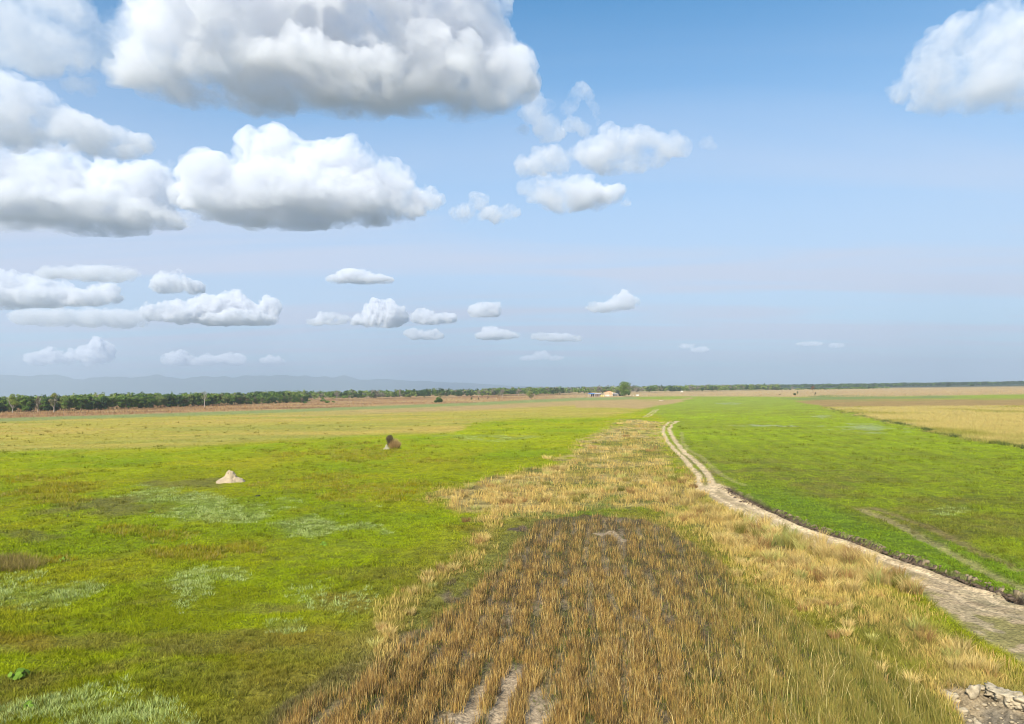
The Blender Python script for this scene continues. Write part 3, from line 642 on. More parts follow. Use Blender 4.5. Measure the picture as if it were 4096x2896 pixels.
Pp = np.stack([.45 + np.cos(a) * q * 1.0, np.sin(a) * q * .8, rng.uniform(0, 1.7, Pn) * (1.15 - q)], 1)
blades('dry_straw', Pp, rng.uniform(.6, 1.2, Pn), np.full(Pn, .04), rng.uniform(0, 3.1, Pn), a, np.abs(rng.normal(.5, .2, Pn)), jit(C(.50, .34, .15) + np.zeros((Pn, 3)), Pn, .45), parent=root)
pv, pf = tube_mesh(branches(2.4, 1.0, .9, .06, 7, 2)); raw_mesh('branches', pv, np.full(len(pf), 4), pf.ravel(), M_BARK, parent=root)

# ------------------------------------------------------------------ trees
GRN = [(.085, .16, .025), (.11, .19, .03), (.055, .11, .02), (.16, .23, .035)]
DGR = [(.038, .075, .024), (.055, .10, .028), (.028, .055, .02)]
YGR = [(.24, .30, .04), (.19, .26, .04), (.28, .30, .07)]
PGR = [(.19, .25, .06), (.23, .28, .075), (.15, .20, .05)]
BRT = [(.17, .13, .085), (.14, .12, .08), (.20, .15, .09)]
GRY = [(.22, .19, .15), (.18, .17, .13), (.25, .21, .16)]
def tree(sx, base, top, wpx, cols, label, trunk='bark', dens=1.0, trunk_frac=.3, leafy=1.0, nb=6, blobs=7, seed=0, name='tree', flat=1.0, lean=0, size=None, group=None, cat='tree', low=None):
    x, y = G(sx, base); k = F / math.hypot(y, H); h = (base - top) / k; w = wpx / k / 2
    root = tag(empty(name, (x, y, 0)), label, cat, group)
    R = random.Random(seed + 77)
    th = h * trunk_frac
    P = branches(h * .97, w, th, max(.05, h * .022), nb, seed + 5, lean=lean); v, f = tube_mesh(P)
    raw_mesh('trunk', v, np.full(len(f), 4), f.ravel(), M_BARKP if trunk == 'pale' else M_BARK, parent=root)
    ch = h - th * .8; B = []
    for b in range(blobs):
        a = R.uniform(0, 6.28); q = R.uniform(.1, .72) * w; zt = R.random(); s = 1 - .5 * zt
        bw = w * R.uniform(.3, .5)
        B.append((math.cos(a) * q * s + lean * th, math.sin(a) * q * s, th * .8 + ch * (.12 + .72 * zt), bw, bw, min(bw * .8, ch * .25) * flat))
    B.append((lean * th, 0, h - ch * .2, w * .35, w * .35, ch * .2))
    if size is None: size = max(.16, .75 / k * 2)
    n = int(max(60, min(4500, dens * leafy * w * w * ch / h * 1.0 / (size * size) * 9)))
    v, c = leaf_cloud(B, n, size, cols, seed, .45); leaf_obj('crown', v, c, root)
    return root
tree(2500, 1586.5, 1529, 74, PGR + GRN, 'large broad green tree beside the cream house, tallest in the plain', trunk_frac=.16, blobs=22, nb=9, dens=2.2, seed=3, name='broad_tree', size=.5)
tree(2516, 1585, 1565, 18, DGR, 'small dark round tree tucked under the right side of the big green tree', trunk_frac=.25, blobs=6, dens=2, seed=4, name='dark_tree')
tree(2400, 1578, 1555, 15, DGR + GRY, 'dark narrow leaning tree behind the grey roofed shed', trunk_frac=.45, lean=.35, blobs=4, dens=1.3, seed=5, name='dark_tree')
tree(1755, 1611, 1590, 40, DGR + GRN, 'dense dark green bush standing alone in the far field', trunk_frac=.12, blobs=12, dens=2.4, seed=6, name='round_bush', cat='bush', flat=1.1)
tree(1762, 1609, 1566, 38, GRY + PGR, 'thin sparse treetop rising out of the lone dark green bush', trunk_frac=.5, blobs=7, dens=.22, seed=7, name='sparse_tree')
tree(2122, 1597, 1562, 40, PGR + BRT, 'small vase shaped tree with forked pale stems at the meadow edge', trunk='pale', trunk_frac=.18, blobs=9, dens=.7, nb=5, seed=8, name='vase_tree')
spec = [
 (50, 1652, 1574, 62, YGR, 'pale', .25, .5, 'yellow green tree with white forked stems at the far left edge of the wood'),
 (152, 1648, 1583, 36, BRT, 'pale', .3, .4, 'thin brown leaved tree between the yellow green tree and the tall brown one'),
 (216, 1649, 1569, 50, BRT + YGR, 'pale', .25, .6, 'tall brown tree with yellow lower leaves and a white trunk'),
 (385, 1637, 1570, 34, GRY, 'pale', .45, .14, 'bare tree with thick white trunk and dead twigs before the left wood'),
 (818, 1629, 1563, 44, GRY + PGR, 'pale', .5, .12, 'thin white trunked tree with a faint flat crown above the wood'),
 (1161, 1606, 1568, 26, GRY, 'pale', .4, .25, 'grey bare tree standing out left of the sandy gap in the wood'),
 (1208, 1612, 1590, 34, BRT, 'bark', .2, .5, 'low brown bushy tree at the end of the left wood'),
 (1348, 1603, 1565, 32, GRY, 'pale', .45, .25, 'pale bare tree in front of the dark wood, right of the low bushes'),
 (1915, 1590, 1560, 24, GRY, 'pale', .45, .2, 'bare grey tree with white stem rising behind the red grass'),
 (1952, 1596, 1583, 12, BRT, 'bark', .2, .4, 'tiny bare shrub between two bare trees in the red grass'),
 (1887, 1599, 1589, 12, BRT + GRN, 'bark', .2, .8, 'small reddish green shrub in the red grass right of the lone bush'),
 (1914, 1602, 1590, 8, BRT, 'bark', .2, .9, 'narrow brown shrub at the foot of the bare grey tree'),
 (1996, 1599, 1566, 16, GRY + DGR, 'bark', .6, .2, 'dark leafless pole like tree left of the vase shaped tree'),
 (2010, 1590, 1557, 34, GRY, 'pale', .4, .35, 'wide grey bare tree behind the pole like tree'),
 (2075, 1587, 1556, 36, GRY, 'pale', .4, .3, 'greyish wide crowned tree just left of the vase shaped tree'),
 (2879, 1567, 1542, 24, GRN + YGR, 'pale', .3, 1.0, 'bright green tree with white trunk in front of the right wood'),
 (2810, 1567, 1550, 22, DGR, 'bark', .2, 1.2, 'dark round tree left of the bright green tree'),
 (3180, 1583, 1574, 22, DGR, 'bark', .1, 1.3, 'low dark shrub clump in the right red grass'),
 (3190, 1581, 1566, 10, PGR + GRY, 'bark', .5, .4, 'thin little tree sprouting out of the low dark shrub clump'),
 (3252, 1572, 1541, 26, [(.22, .12, .08), (.2, .13, .09)], 'bark', .4, .6, 'reddish brown tree in front of the dark blue far wood'),
 (3262, 1581, 1568, 9, DGR + BRT, 'bark', .3, .8, 'tiny dark shrub just right below the reddish brown tree'),
 (3170, 1558, 1544, 16, GRY, 'pale', .3, .4, 'pale grey tree left of the reddish tree'),
 (3357, 1557, 1545, 14, DGR + GRN, 'bark', .2, 1.2, 'small dark green tree in the gap before the right wood'),
 (3796, 1547, 1530, 24, DGR, 'bark', .15, 1.6, 'dark bulky tree standing above the far right wood'),
 (3888, 1546, 1537, 22, DGR, 'bark', .15, 1.3, 'low dark tree right of the bulky one on the right'),
 (1310, 1612, 1602, 26, GRN, 'bark', .1, 1.2, 'green bush left of three in the sandy gap'),
 (1220, 1614, 1606, 30, GRN + DGR, 'bark', .1, 1.2, 'low green bush below the brown bushy tree'),
 (1290, 1608, 1588, 28, GRN + PGR, 'bark', .2, 1.2, 'rounded green tree behind the bushes in the gap'),
 (1332, 1610, 1604, 20, GRN, 'bark', .1, 1.2, 'flat green bush right of the others in the sandy gap'),
 (3120, 1580, 1576, 8, BRT, 'bark', .1, .8, 'very small brown shrub left of the low dark shrub clump'),
 (2470, 1577, 1560, 24, DGR + GRY, 'bark', .2, 1.2, 'dark tree behind the low grey roof right of the house'),
]
for i, (sx, b, t, w, cols, tr, tf, lf, lab) in enumerate(spec):
    shrub = 'shrub' in lab or 'bush ' in lab
    tree(sx, b, t, w, cols, lab, trunk=tr, trunk_frac=tf, dens=1.5 * lf, nb=6 if lf < .6 else 5, blobs=6, seed=20 + i, name='shrub' if shrub else ('bare_tree' if lf < .45 else 'tree'), cat='shrub' if shrub else 'tree')

# front trees of the left wood: individual things that share a few crowns
front = [(-300, 1662), (0, 1650), (300, 1643), (560, 1634), (900, 1622), (1180, 1612)]
fx = [p[0] for p in front]; fy = [p[1] for p in front]
protoT = []
for q in range(7):
    R = random.Random(q); h = 10.5; w = 4.6
    root = bpy.data.objects.new('woodland_tree', None)
    P = branches(h * .9, w, h * .22, .2, 5, q); tv, tf = tube_mesh(P, 4)
    B = []
    for b in range(12):
        a = R.uniform(0, 6.28); rr = R.uniform(.1, .75) * w; zt = R.random(); bw = w * R.uniform(.28, .5)
        B.append((math.cos(a) * rr * (1 - .35 * zt), math.sin(a) * rr * (1 - .35 * zt), h * (.14 + .70 * zt), bw, bw, bw * .6))
    cols = [GRN, GRN, GRN + YGR[:1], DGR + GRN, PGR, DGR, BRT + GRN][q]
    lv, lc = leaf_cloud(B, 1300, .42, cols, q + 200, .4)
    protoT.append((tv, tf, lv, lc))
made = {}
cnt = 0
sxp = -260.0
while sxp < 1240:
    for rowk in range(2):
        s = sxp + rnd.uniform(-6, 6) + rowk * 9; b = np.interp(s, fx, fy) - rowk * 1.6 - rnd.uniform(0, .8)
        if s > 1235 or s < -260: continue
        q = rnd.choice([0, 1, 2, 3, 4, 5, 0, 1, 6]) if s < 950 else rnd.choice([3, 4, 6, 6, 5, 1])
        x, y = G(s, b); sc_ = rnd.uniform(.95, 1.22) * (.75 if s > 1000 else 1)
        if q in made:
            src = made[q]; r = src.copy(); COL.objects.link(r)
            for ch in src.children:
                cc = ch.copy(); COL.objects.link(cc); cc.parent = r
        else:
            tv, tf, lv, lc = protoT[q]; r = empty('woodland_tree'); raw_mesh('trunk', tv, np.full(len(tf), 4), tf.ravel(), M_BARK, parent=r); leaf_obj('crown', lv, lc, r); made[q] = r
        r.location = (x, y, 0); r.rotation_euler = (0, 0, rnd.uniform(0, 6.28)); r.scale = (sc_, sc_, sc_ * rnd.uniform(.92, 1.08))
        tag(r, 'bushy tree in the front row of the green wood on the left', 'tree', 'front row of the left wood'); cnt += 1
    sxp += 21 * (449 / max(300, math.hypot(*G(sxp, np.interp(sxp, fx, fy)))))**.6
print('front trees', cnt)
def forest(name, line, depth, spacing, hrange, pal_, label, seed, leaf=.9, per=46, w=4.5):
    R = np.random.default_rng(seed); V_, C_ = [], []
    for (a, b) in zip(line[:-1], line[1:]):
        xa, ya = G(*a); xb, yb = G(*b); L = math.hypot(xb - xa, yb - ya); n = int(L * depth / (spacing * spacing))
        if n < 1: continue
        t = R.random(n); u = R.random(n) ** 1.3 * depth; bx = xa + (xb - xa) * t; by = ya + (yb - ya) * t
        dl = np.hypot(bx, by); bx = bx * (1 + u / dl); by = by * (1 + u / dl)
        hh = R.uniform(hrange[0], hrange[1], n) * (.88 + .25 * (fbm(bx / 60, by / 60, 2, seed)))
        for i in range(n):
            p_ = pal_[int(min(len(pal_) - 1, max(0, fbm(np.array([bx[i] / 70]), np.array([by[i] / 35]), 2, seed + 3)[0] * 1.9 - .45) * len(pal_)))] if R.random() < .75 else pal_[R.integers(len(pal_))]
            h = hh[i]; ww = w * R.uniform(.7, 1.15); nb = 4
            B = [(bx[i] + R.normal() * ww * .4, by[i] + R.normal() * ww * .4, h * R.uniform(.3, .85), ww * R.uniform(.4, .7), ww * R.uniform(.4, .7), h * R.uniform(.12, .2)) for _ in range(nb)]
            v, c = leaf_cloud(B, per, leaf, p_, int(R.integers(1e9)), .3); V_.append(v); C_.append(c)
    v = np.vstack(V_); c = np.vstack(C_); o = leaf_obj(name, v, c); return tag(o, label, 'forest', kind='stuff')
forest('near_wood', [(-420, 1661), (0, 1646), (300, 1639), (560, 1631), (900, 1619), (1180, 1610)], 110, 8.5, (11.5, 14), [GRN, GRN, DGR, PGR, YGR, GRN], 'mass of green trees behind the front row of the left wood', 1, per=70)
forest('middle_wood', [(1000, 1608), (1240, 1602), (1500, 1597), (1900, 1588), (2250, 1580)], 160, 11, (11, 15), [DGR, DGR, GRN, PGR, GRY, DGR], 'dark green distant wood behind the lone bush, left of the house', 2, leaf=1.2, per=50, w=5.5)
forest('grey_wood', [(1930, 1584), (2250, 1579), (2620, 1571), (2900, 1565), (3120, 1560)], 200, 13, (12, 17), [GRY, GRY, YGR[:2] + PGR, GRN, DGR, PGR], 'grey and pale green leafless looking wood behind the house', 3, leaf=1.3, per=46, w=6)
forest('far_wood', [(3050, 1554), (3400, 1551), (3700, 1546), (4200, 1538), (4500, 1533)], 260, 17, (11, 16), [DGR, DGR, GRN, DGR], 'dark blue green far wood along the right horizon', 4, leaf=1.8, per=40, w=8)
forest('far_scrub', [(3000, 1561), (3300, 1559), (3560, 1554)], 60, 15, (3, 6), [PGR, DGR, GRN], 'low green scrub in front of the dark far wood', 5, leaf=1.3, per=30, w=6)

# ------------------------------------------------------------------ buildings
def boxes(name, bl, mat, parent=None):
    vs, fs = [], []; off = 0
    for (x0, x1, y0, y1, z0, z1) in bl:
        vs += [(x, y, z) for z in (z0, z1) for y in (y0, y1) for x in (x0, x1)]
        fs += [(off + a, off + b, off + c, off + d) for a, b, c, d in ((0, 2, 3, 1), (4, 5, 7, 6), (0, 1, 5, 4), (2, 6, 7, 3), (0, 4, 6, 2), (1, 3, 7, 5))]; off += 8
    me = bpy.data.meshes.new(name); me.from_pydata(vs, [], fs); me.materials.append(mat); o = bpy.data.objects.new(name, me); COL.objects.link(o)
    if parent: o.parent = parent
    return o
M_CREAM = mat_plain('cream_plaster', (.62, .54, .36), vary=.06); M_ORG = mat_plain('orange_paint', (.62, .24, .09), vary=.1); M_WHT = mat_plain('white_paint', (.74, .70, .62), vary=.08)
M_DRK = mat_plain('dark_opening', (.05, .045, .04), rough=.4); M_BLUE = mat_plain('blue_sheet_roof', (.08, .20, .48), rough=.5); M_GREY = mat_plain('grey_sheet_roof', (.42, .40, .40), rough=.5)
M_PINK = mat_plain('faded_pink_wall', (.42, .25, .20)); M_YELW = mat_plain('yellow_paint', (.70, .60, .14), vary=.08); M_BLK = mat_plain('black_sheet', (.035, .035, .045)); M_WOOD = mat_plain('old_wood', (.2, .15, .1))
def bpos(sx, sy):
    x, y = G(sx, sy); return x, y, F / math.hypot(y, H)
x, y, k = bpos(2435, 1585.0)
hs = tag(empty('house', (x, y, 0), .12), 'cream two storey house with orange trim and a rooftop room', 'house')
hw = 15.2 / k; fh = 16.2 / k / 2.0
boxes('wall', [(-hw, hw, 0, 8, -.3, fh * 2)], M_CREAM, hs)
boxes('lower_wall', [(-hw - .04, hw * .42, -.05, 0, 0, fh * .86)], M_WHT, hs)
boxes('side_bay', [(hw * .45, hw + .1, -1.0, 0, -.2, fh * 2.02)], M_CREAM, hs)
boxes('floor_band', [(-hw - .12, hw * .45, -.28, -.06, fh * .9, fh * 1.04), (hw * .42, hw + .2, -1.2, -1.0, fh * .9, fh * 1.04)], M_ORG, hs)
boxes('corner_pillar', [(-hw - .15, -hw + .35, -.3, -.06, 0, fh * 2)], M_ORG, hs); boxes('corner_pillar', [(hw * .40, hw * .50, -1.15, -1.003, 0, fh * 2)], M_ORG, hs)
boxes('parapet', [(-hw - .15, hw + .2, -.25, .0, fh * 2 + .02, fh * 2 + .55), (-hw - .15, -hw + .1, .0, 8, fh * 2 + .02, fh * 2 + .55), (hw, hw + .2, .0, 8, fh * 2 + .02, fh * 2 + .55)], M_ORG, hs)
boxes('rooftop_room', [(-hw * .28, hw * .62, 1.2, 5, fh * 2, fh * 2 + 1.15)], M_CREAM, hs); boxes('rooftop_roof', [(-hw * .36, hw * .7, .9, 5.3, fh * 2 + 1.15, fh * 2 + 1.38), (-hw * .1, hw * .4, 1.0, 4.5, fh * 2 + 1.38, fh * 2 + 1.7)], M_ORG, hs)
for fl in (0, 1):
    for u in (-.72, -.22, .2):
        wf = boxes('window', [(hw * u - .55, hw * u + .55, -.14, -.052, fh * fl + .75, fh * fl + 2.25)], M_ORG if fl else M_WHT, hs)
        boxes('pane', [(hw * u - .4, hw * u + .4, -.17, -.142, fh * fl + .9, fh * fl + 2.1)], M_DRK, wf)
    wf = boxes('window', [(hw * .7 - .45, hw * .7 + .45, -1.1, -1.002, fh * fl + .75, fh * fl + 2.25)], M_ORG if fl else M_WHT, hs); boxes('pane', [(hw * .7 - .3, hw * .7 + .3, -1.13, -1.102, fh * fl + .9, fh * fl + 2.1)], M_DRK, wf)
def shed(sx, sy, wpx, hpx, roof, label, wall=None, depth=5, nposts=4, name='open_shed', wallfrac=(0, 1)):
    x, y, k = bpos(sx, sy); w = wpx / k / 2; h = hpx / k; r = tag(empty(name, (x, y, 0)), label, 'shed')
    me = boxes('roof', [(-w - .3, w + .3, -.5, depth + .5, h - .12, h)], roof, r)
    for v in me.data.vertices:
        v.co.z += (v.co.y) * .16
    for i in range(nposts):
        px = -w + 2 * w * i / (nposts - 1); boxes('post', [(px - .12, px + .12, 0, .2, -.1, h - .02)], M_WHT, r)
    if wall: boxes('back_wall', [(-w + 2 * w * wallfrac[0], -w + 2 * w * wallfrac[1], depth - .4, depth - .1, -.1, h + .4)], wall, r)
    return r
shed(2367, 1586.5, 23, 11, M_BLUE, 'open shed with a bright blue sheet roof, leftmost of the buildings', M_BLK, wallfrac=(.45, 1))
shed(2393, 1586, 24, 10.5, M_GREY, 'shed with pale grey roof and pinkish walls between blue roof and house', M_PINK, nposts=5)
shed(2462, 1584.5, 19, 8, M_GREY, 'low open shed with grey roof right of the cream house', M_BLK, nposts=5)
shed(2485, 1583.8, 20, 8, M_BLK, 'black covered shelter under the big green tree', M_BLK, nposts=3)
x, y, k = bpos(2409, 1586); r = tag(empty('yellow_hut', (x, y, 0)), 'small bright yellow hut just left of the cream house', 'hut'); w = 6.5 / k
boxes('wall', [(-w, w, 0, 3, -.1, 1.6)], M_YELW, r); boxes('roof', [(-w * .9, w * 1.05, -.2, 3.3, 1.6, 1.78)], M_GREY, r); boxes('door', [(-.4, .4, -.06, -.003, 0, 1.4)], M_WOOD, r)
for (s, b, lab) in ((2546.5, 1583.5, 'left white box hut of the pair standing right of the big tree'), (2553, 1583.3, 'right white box hut of the pair standing right of the big tree')):
    x, y, k = bpos(s, b); w = (2.2 if s < 2550 else 3.2) / k; r = tag(empty('white_hut', (x, y, 0)), lab, 'hut'); boxes('wall', [(-w, w, 0, 2.5, -.1, 1.7)], M_WHT, r); boxes('roof', [(-w * 1.08, w * 1.08, -.15, 2.7, 1.7, 1.85)], M_GREY, r); boxes('window', [(-.35, .35, -.05, -.003, .6, 1.2)], M_DRK, r)
for (s, b, lab) in ((2520.5, 1584.5, 'tiny white marker post nearest the big tree'), (2534, 1584.5, 'tiny white marker post between the tree and the white huts')):
    x, y, k = bpos(s, b); r = tag(empty('marker_post', (x, y, 0)), lab, 'post'); boxes('pole', [(-.12, .12, 0, .24, -.1, 1.0)], M_WHT, r); boxes('cap', [(-.35, .35, -.1, .35, 1.0, 1.35)], M_WHT, r)
x, y, k = bpos(2728, 1572); r = tag(empty('stilt_hut', (x, y, 0)), 'small pale lookout hut on stilts before the grey wood', 'hut'); w = 4 / k
for a in (-w, w):
    for b in (0, 2.4): boxes('leg', [(a - .12, a + .12, b, b + .24, -.1, 2.4)], M_WHT, r)
boxes('platform', [(-w - .3, w + .3, -.2, 2.9, 2.4, 2.6)], M_WHT, r); boxes('cabin', [(-w, w, .1, 2.5, 2.6, 4.0)], M_WHT, r); boxes('roof', [(-w - .5, w + .5, -.4, 3.1, 4.0, 4.25)], M_GREY, r)
x, y, k = bpos(1985, 1597); o = lump_obj('pale_stone', M_ROCK, 41, (.8, .6, .7), 0, 0, (x, y, .4), sub=2); tag(o, 'tiny white stone in the red grass left of the pole like tree', 'stone')
x, y, k = bpos(2646, 1604); o = lump_obj('pale_stone', M_ROCK, 42, (2.4, 1.2, .5), 0, 0, (x, y, .2), sub=2); tag(o, 'flat whitish heap at the far left corner of the right green field', 'stone')

# ------------------------------------------------------------------ leafy weeds
def weed(sx, sy, nl, size, label, seed):
    x, y, z = GZ(sx, sy); r = tag(empty('leafy_weed', (x, y, z)), label, 'weed', 'leafy weeds in the left meadow'); R = random.Random(seed)
    vs, fs, cs = [], [], []; off = 0; paths = []
    for i in range(nl):
        a = R.uniform(0, 6.28); q = R.uniform(.1, 1) * size; c = Vector((math.cos(a) * q, math.sin(a) * q * .9, R.uniform(.25, 1.0) * size * .9 * (1.15 - q / size * .5)))
        paths.append([(Vector((0, 0, 0)), .012), (c * .55 + Vector((0, 0, .03)), .009), (c, .005)])
        nrm = (Vector((math.cos(a), math.sin(a), R.uniform(.4, 1.6))) + Vector((0, -.5, 0))).normalized(); t = nrm.orthogonal().normalized(); b = nrm.cross(t); s = size * R.uniform(.16, .30)
        m = 9
        for j in range(m):
            an = 2 * math.pi * j / m; rr = s * (1 + .18 * math.cos(an)); p = c + (t * math.cos(an) + b * math.sin(an) * .85) * rr - nrm * (.18 * s * abs(math.sin(an)))
            vs.append(p[:]); 
        g = C(.17, .28, .03) * R.uniform(.6, 1.35); cs += [g] * m; fs.append([off + j for j in range(m)]); off += m
    o = raw_mesh('leaves', np.array(vs), np.full(nl, 9), np.array(fs).ravel(), M_BL, np.array(cs), r)
    v, f = tube_mesh(paths, 4); raw_mesh('stem', v, np.full(len(f), 4), f.ravel(), M_BARK, parent=r)
weed(74, 2712, 46, .42, 'large leafy green weed with round leaves near the bottom left corner', 1)
weed(112, 2835, 20, .3, 'smaller leafy weed below the large round leaved one', 2)
weed(255, 2244, 14, .32, 'leafy weed right of the dark brown tuft bank at the left edge', 3)
weed(603, 2049, 12, .4, 'leafy weed just below the grey green herb patch left of the mound', 4)
weed(268, 2066, 8, .32, 'pale little weed on the brown soil left of centre in the left meadow', 5)
weed(750, 2184, 10, .34, 'leafy weed in open grass between the gold tufts and the second herb patch', 6)
weed(1298, 2184, 14, .36, 'leafy weed below the right end of the second herb patch', 7)
x, y, z = GZ(1032, 1985); o = lump_obj('dark_clump', mat_plain('dark_clump', (.03, .035, .02)), 51, (.26, .2, .10), 0, 0, (x, y, z + .08), sub=2, amp=.7); tag(o, 'small nearly black clump in the grass right of the termite mound', 'clump')

n_ = 420; sxr = rng.uniform(3835, 4130, n_); syr = rng.uniform(2775, 2960, n_); vs, fs, cs = [], [], []; off = 0
xr, yr = Gn(sxr, syr); _, mr_, zr = ground(xr, yr)
for i in range(n_):
    if mr_['psd'][i] > -.05: continue
    v, f = protos[i % 6]; sz = rnd.uniform(.015, .055) * (1.6 if rnd.random() < .12 else 1)
    vs.append(v * sz * np.array([1.3, 1, .8]) + np.array([xr[i], yr[i], zr[i] + sz * .4])); fs.append(f + off); off += len(v); cs.append(np.tile(C(.36, .29, .19) * rnd.uniform(.35, 1.25), (len(v), 1)))
o = raw_mesh('rubble', np.vstack(vs), np.full(sum(len(f) for f in fs), 3), np.vstack(fs).ravel(), M_CLOD, np.vstack(cs)); tag(o, 'scattered small stones and soil crumbs on the floor of the hollow', 'rubble', kind='stuff')

# ------------------------------------------------------------------ hills
na, nrr = 220, 40
aa = np.radians(np.linspace(-48, 6, na)); rr = np.linspace(20000, 24000, nrr); A, R_ = np.meshgrid(aa, rr)
deg = np.degrees(A); ridge = np.interp(deg, [-48, -36, -33, -30, -24, -19, -15, -10, -4, 0, 6], [560, 620, 600, 560, 500, 520, 560, 430, 240, 120, 0])
prof = np.sin(np.clip((R_ - 20000) / 4000, 0, 1) * math.pi) ** .8
hzz = ridge * prof * (.55 + .6 * fbm(A * 40, R_ / 900, 4, 101)) - 2
HX = R_ * np.sin(A); HY = R_ * np.cos(A); ii, jj = np.meshgrid(np.arange(nrr - 1), np.arange(na - 1), indexing='ij'); b = (ii * na + jj).ravel()
q = np.stack([b, b + na, b + na + 1, b + 1], 1)[:, ::-1]
o = raw_mesh('hills', np.stack([HX, HY, hzz], -1).reshape(-1, 3), np.full(len(q), 4), q.ravel(), mat_plain('hill_forest', (.05, .08, .04), scale=.004), smooth=True)
tag(o, 'faint blue mountains on the left horizon', 'hills', kind='structure')

# ------------------------------------------------------------------ clouds
def cloud_mat(name, dens):
    """water droplets, thinner and thicker from place to place"""
    m = bpy.data.materials.new(name); m.use_nodes = True; n = m.node_tree; N = n.nodes; L = n.links; N.remove(N['Principled BSDF'])
    v = N.new('ShaderNodeVolumePrincipled'); v.inputs['Color'].default_value = (.912, .920, .948, 1); v.inputs['Anisotropy'].default_value = 0.0
    t = N.new('ShaderNodeTexCoord'); q = N.new('ShaderNodeTexNoise'); q.inputs['Scale'].default_value = 0.0044; q.inputs['Detail'].default_value = 7; q.inputs['Roughness'].default_value = .70; q.inputs['Distortion'].default_value = .4
    L.new(t.outputs['Object'], q.inputs[0])
    r = N.new('ShaderNodeMapRange'); r.inputs[1].default_value = .40; r.inputs[2].default_value = .68; r.inputs[3].default_value = 0.0; r.inputs[4].default_value = dens * 2.3
    L.new(q.outputs[0], r.inputs[0]); L.new(r.outputs[0], v.inputs['Density'])
    L.new(v.outputs[0], N['Material Output'].inputs['Volume']); return m
bmi = bmesh.new(); bmesh.ops.create_icosphere(bmi, subdivisions=2, radius=1); IV = np.array([v.co[:] for v in bmi.verts]); IF = np.array([[v.index for v in f.verts] for f in bmi.faces]); bmi.free()
cmats = {}
BASE = 1300.0
def cloud(lobes, by, label, dens=1.0, kids=6, px=4.5, amp=1.0, thick=.7, base=BASE, flat=.10, unit=1.784):
    """lobes: column,row,half width,half height as seen in the photograph; placed at the distance where a cloud base at this height is seen"""
    lobes = [tuple(v * unit for v in l) for l in lobes]; by *= unit
    cx = sum(l[0] for l in lobes) / len(lobes); r = ray(cx, by); D = (base - H) / r.z; hd = D * math.hypot(r.x, r.y)
    R = random.Random(int(cx + by)); S = []
    pxm = hd / F
    for (x, y, rx, ry) in lobes:
        q = ray(x, y); t = hd / math.hypot(q.x, q.y); sca = t / F
        c = Vector((0, 0, H)) + q * t; rxm, rzm = rx * sca, ry * sca; rym = min(rxm, max(rzm * 1.3, rxm * thick))
        S.append((c, (rxm, rym, rzm)))
        for k in range(kids):
            a = R.uniform(0, 6.283); e = math.asin(R.uniform(-.2, 1)); s = R.uniform(.28, .5) * min(rxm, rzm)
            c2 = c + Vector((math.cos(a) * math.cos(e) * rxm, math.sin(a) * math.cos(e) * rym, math.sin(e) * rzm)) * .9
            S.append((c2, (s, s, s)))
            for j in range(4):
                a2 = R.uniform(0, 6.283); e2 = math.asin(R.uniform(-.3, 1)); s3 = s * R.uniform(.3, .5)
                S.append((c2 + Vector((math.cos(a2) * math.cos(e2), math.sin(a2) * math.cos(e2), math.sin(e2))) * s * .92, (s3, s3, s3)))
    vs = np.vstack([IV * np.array(rr) + np.array(c) for c, rr in S]); fs = np.vstack([IF + i * len(IV) for i in range(len(S))])
    me = bpy.data.meshes.new('cloud'); me.from_pydata(vs.tolist(), [], fs.tolist()); ob = bpy.data.objects.new('cloud', me); COL.objects.link(ob)
    m = ob.modifiers.new('r', 'REMESH'); m.mode = 'VOXEL'; m.voxel_size = px * pxm
    m2 = bpy.data.meshes.new_from_object(ob.evaluated_get(bpy.context.evaluated_depsgraph_get())); ob.modifiers.clear(); ob.data = m2; m2.name = 'cloud'
    n = len(m2.vertices); a = np.empty(n * 3); m2.vertices.foreach_get('co', a); a = a.reshape(-1, 3); nr_ = np.empty(n * 3); m2.vertices.foreach_get('normal', nr_); nr_ = nr_.reshape(-1, 3)
    rmean = np.mean([min(s[1]) for s in S[:1]]) if len(lobes) == 1 else np.median([l[3] for l in lobes]) * pxm
    disp = 0; L = rmean * 1.15; A_ = rmean * .46 * amp
    for o_ in range(5):
        nn = vnoise3(a / L, 7 + o_ * 3); disp = disp + A_ * (1 - np.abs(nn - .5) * 4 if o_ else (nn - .5) * 2.4); L *= .48; A_ *= .52
    a = a + nr_ * disp[:, None]
    z = a[:, 2]; lo = base + (fbm(a[:, 0] / (rmean * 1.5), a[:, 1] / (rmean * 1.5), 3, 5) - .5) * rmean * .35
    a[:, 2] = np.where(z < lo, lo - (lo - z) * flat, z); a[:, 2] = np.maximum(a[:, 2], 700)
    m2.vertices.foreach_set('co', a.ravel()); m2.update()
    m = ob.modifiers.new('r', 'REMESH'); m.mode = 'VOXEL'; m.voxel_size = px * pxm * .8
    m3 = bpy.data.meshes.new_from_object(ob.evaluated_get(bpy.context.evaluated_depsgraph_get())); ob.modifiers.clear(); ob.data = m3; bpy.data.meshes.remove(m2); m2 = m3; m2.name = 'cloud'; m2.materials.clear()
    dv = round(0.0105 * dens, 5)
    if dv not in cmats: cmats[dv] = cloud_mat('cloud_%d' % len(cmats), dv)
    m2.materials.append(cmats[dv]); ob['verts'] = n
    del ob['verts']
    print('cloud', n, int(hd))
    return tag(ob, label, 'cloud', 'cumulus clouds')
S1 = 1 / 1.0436 / 1.784   # pixels of a close look at the upper left sky -> common units
def U(l): return [tuple(v * S1 for v in q) for q in l]
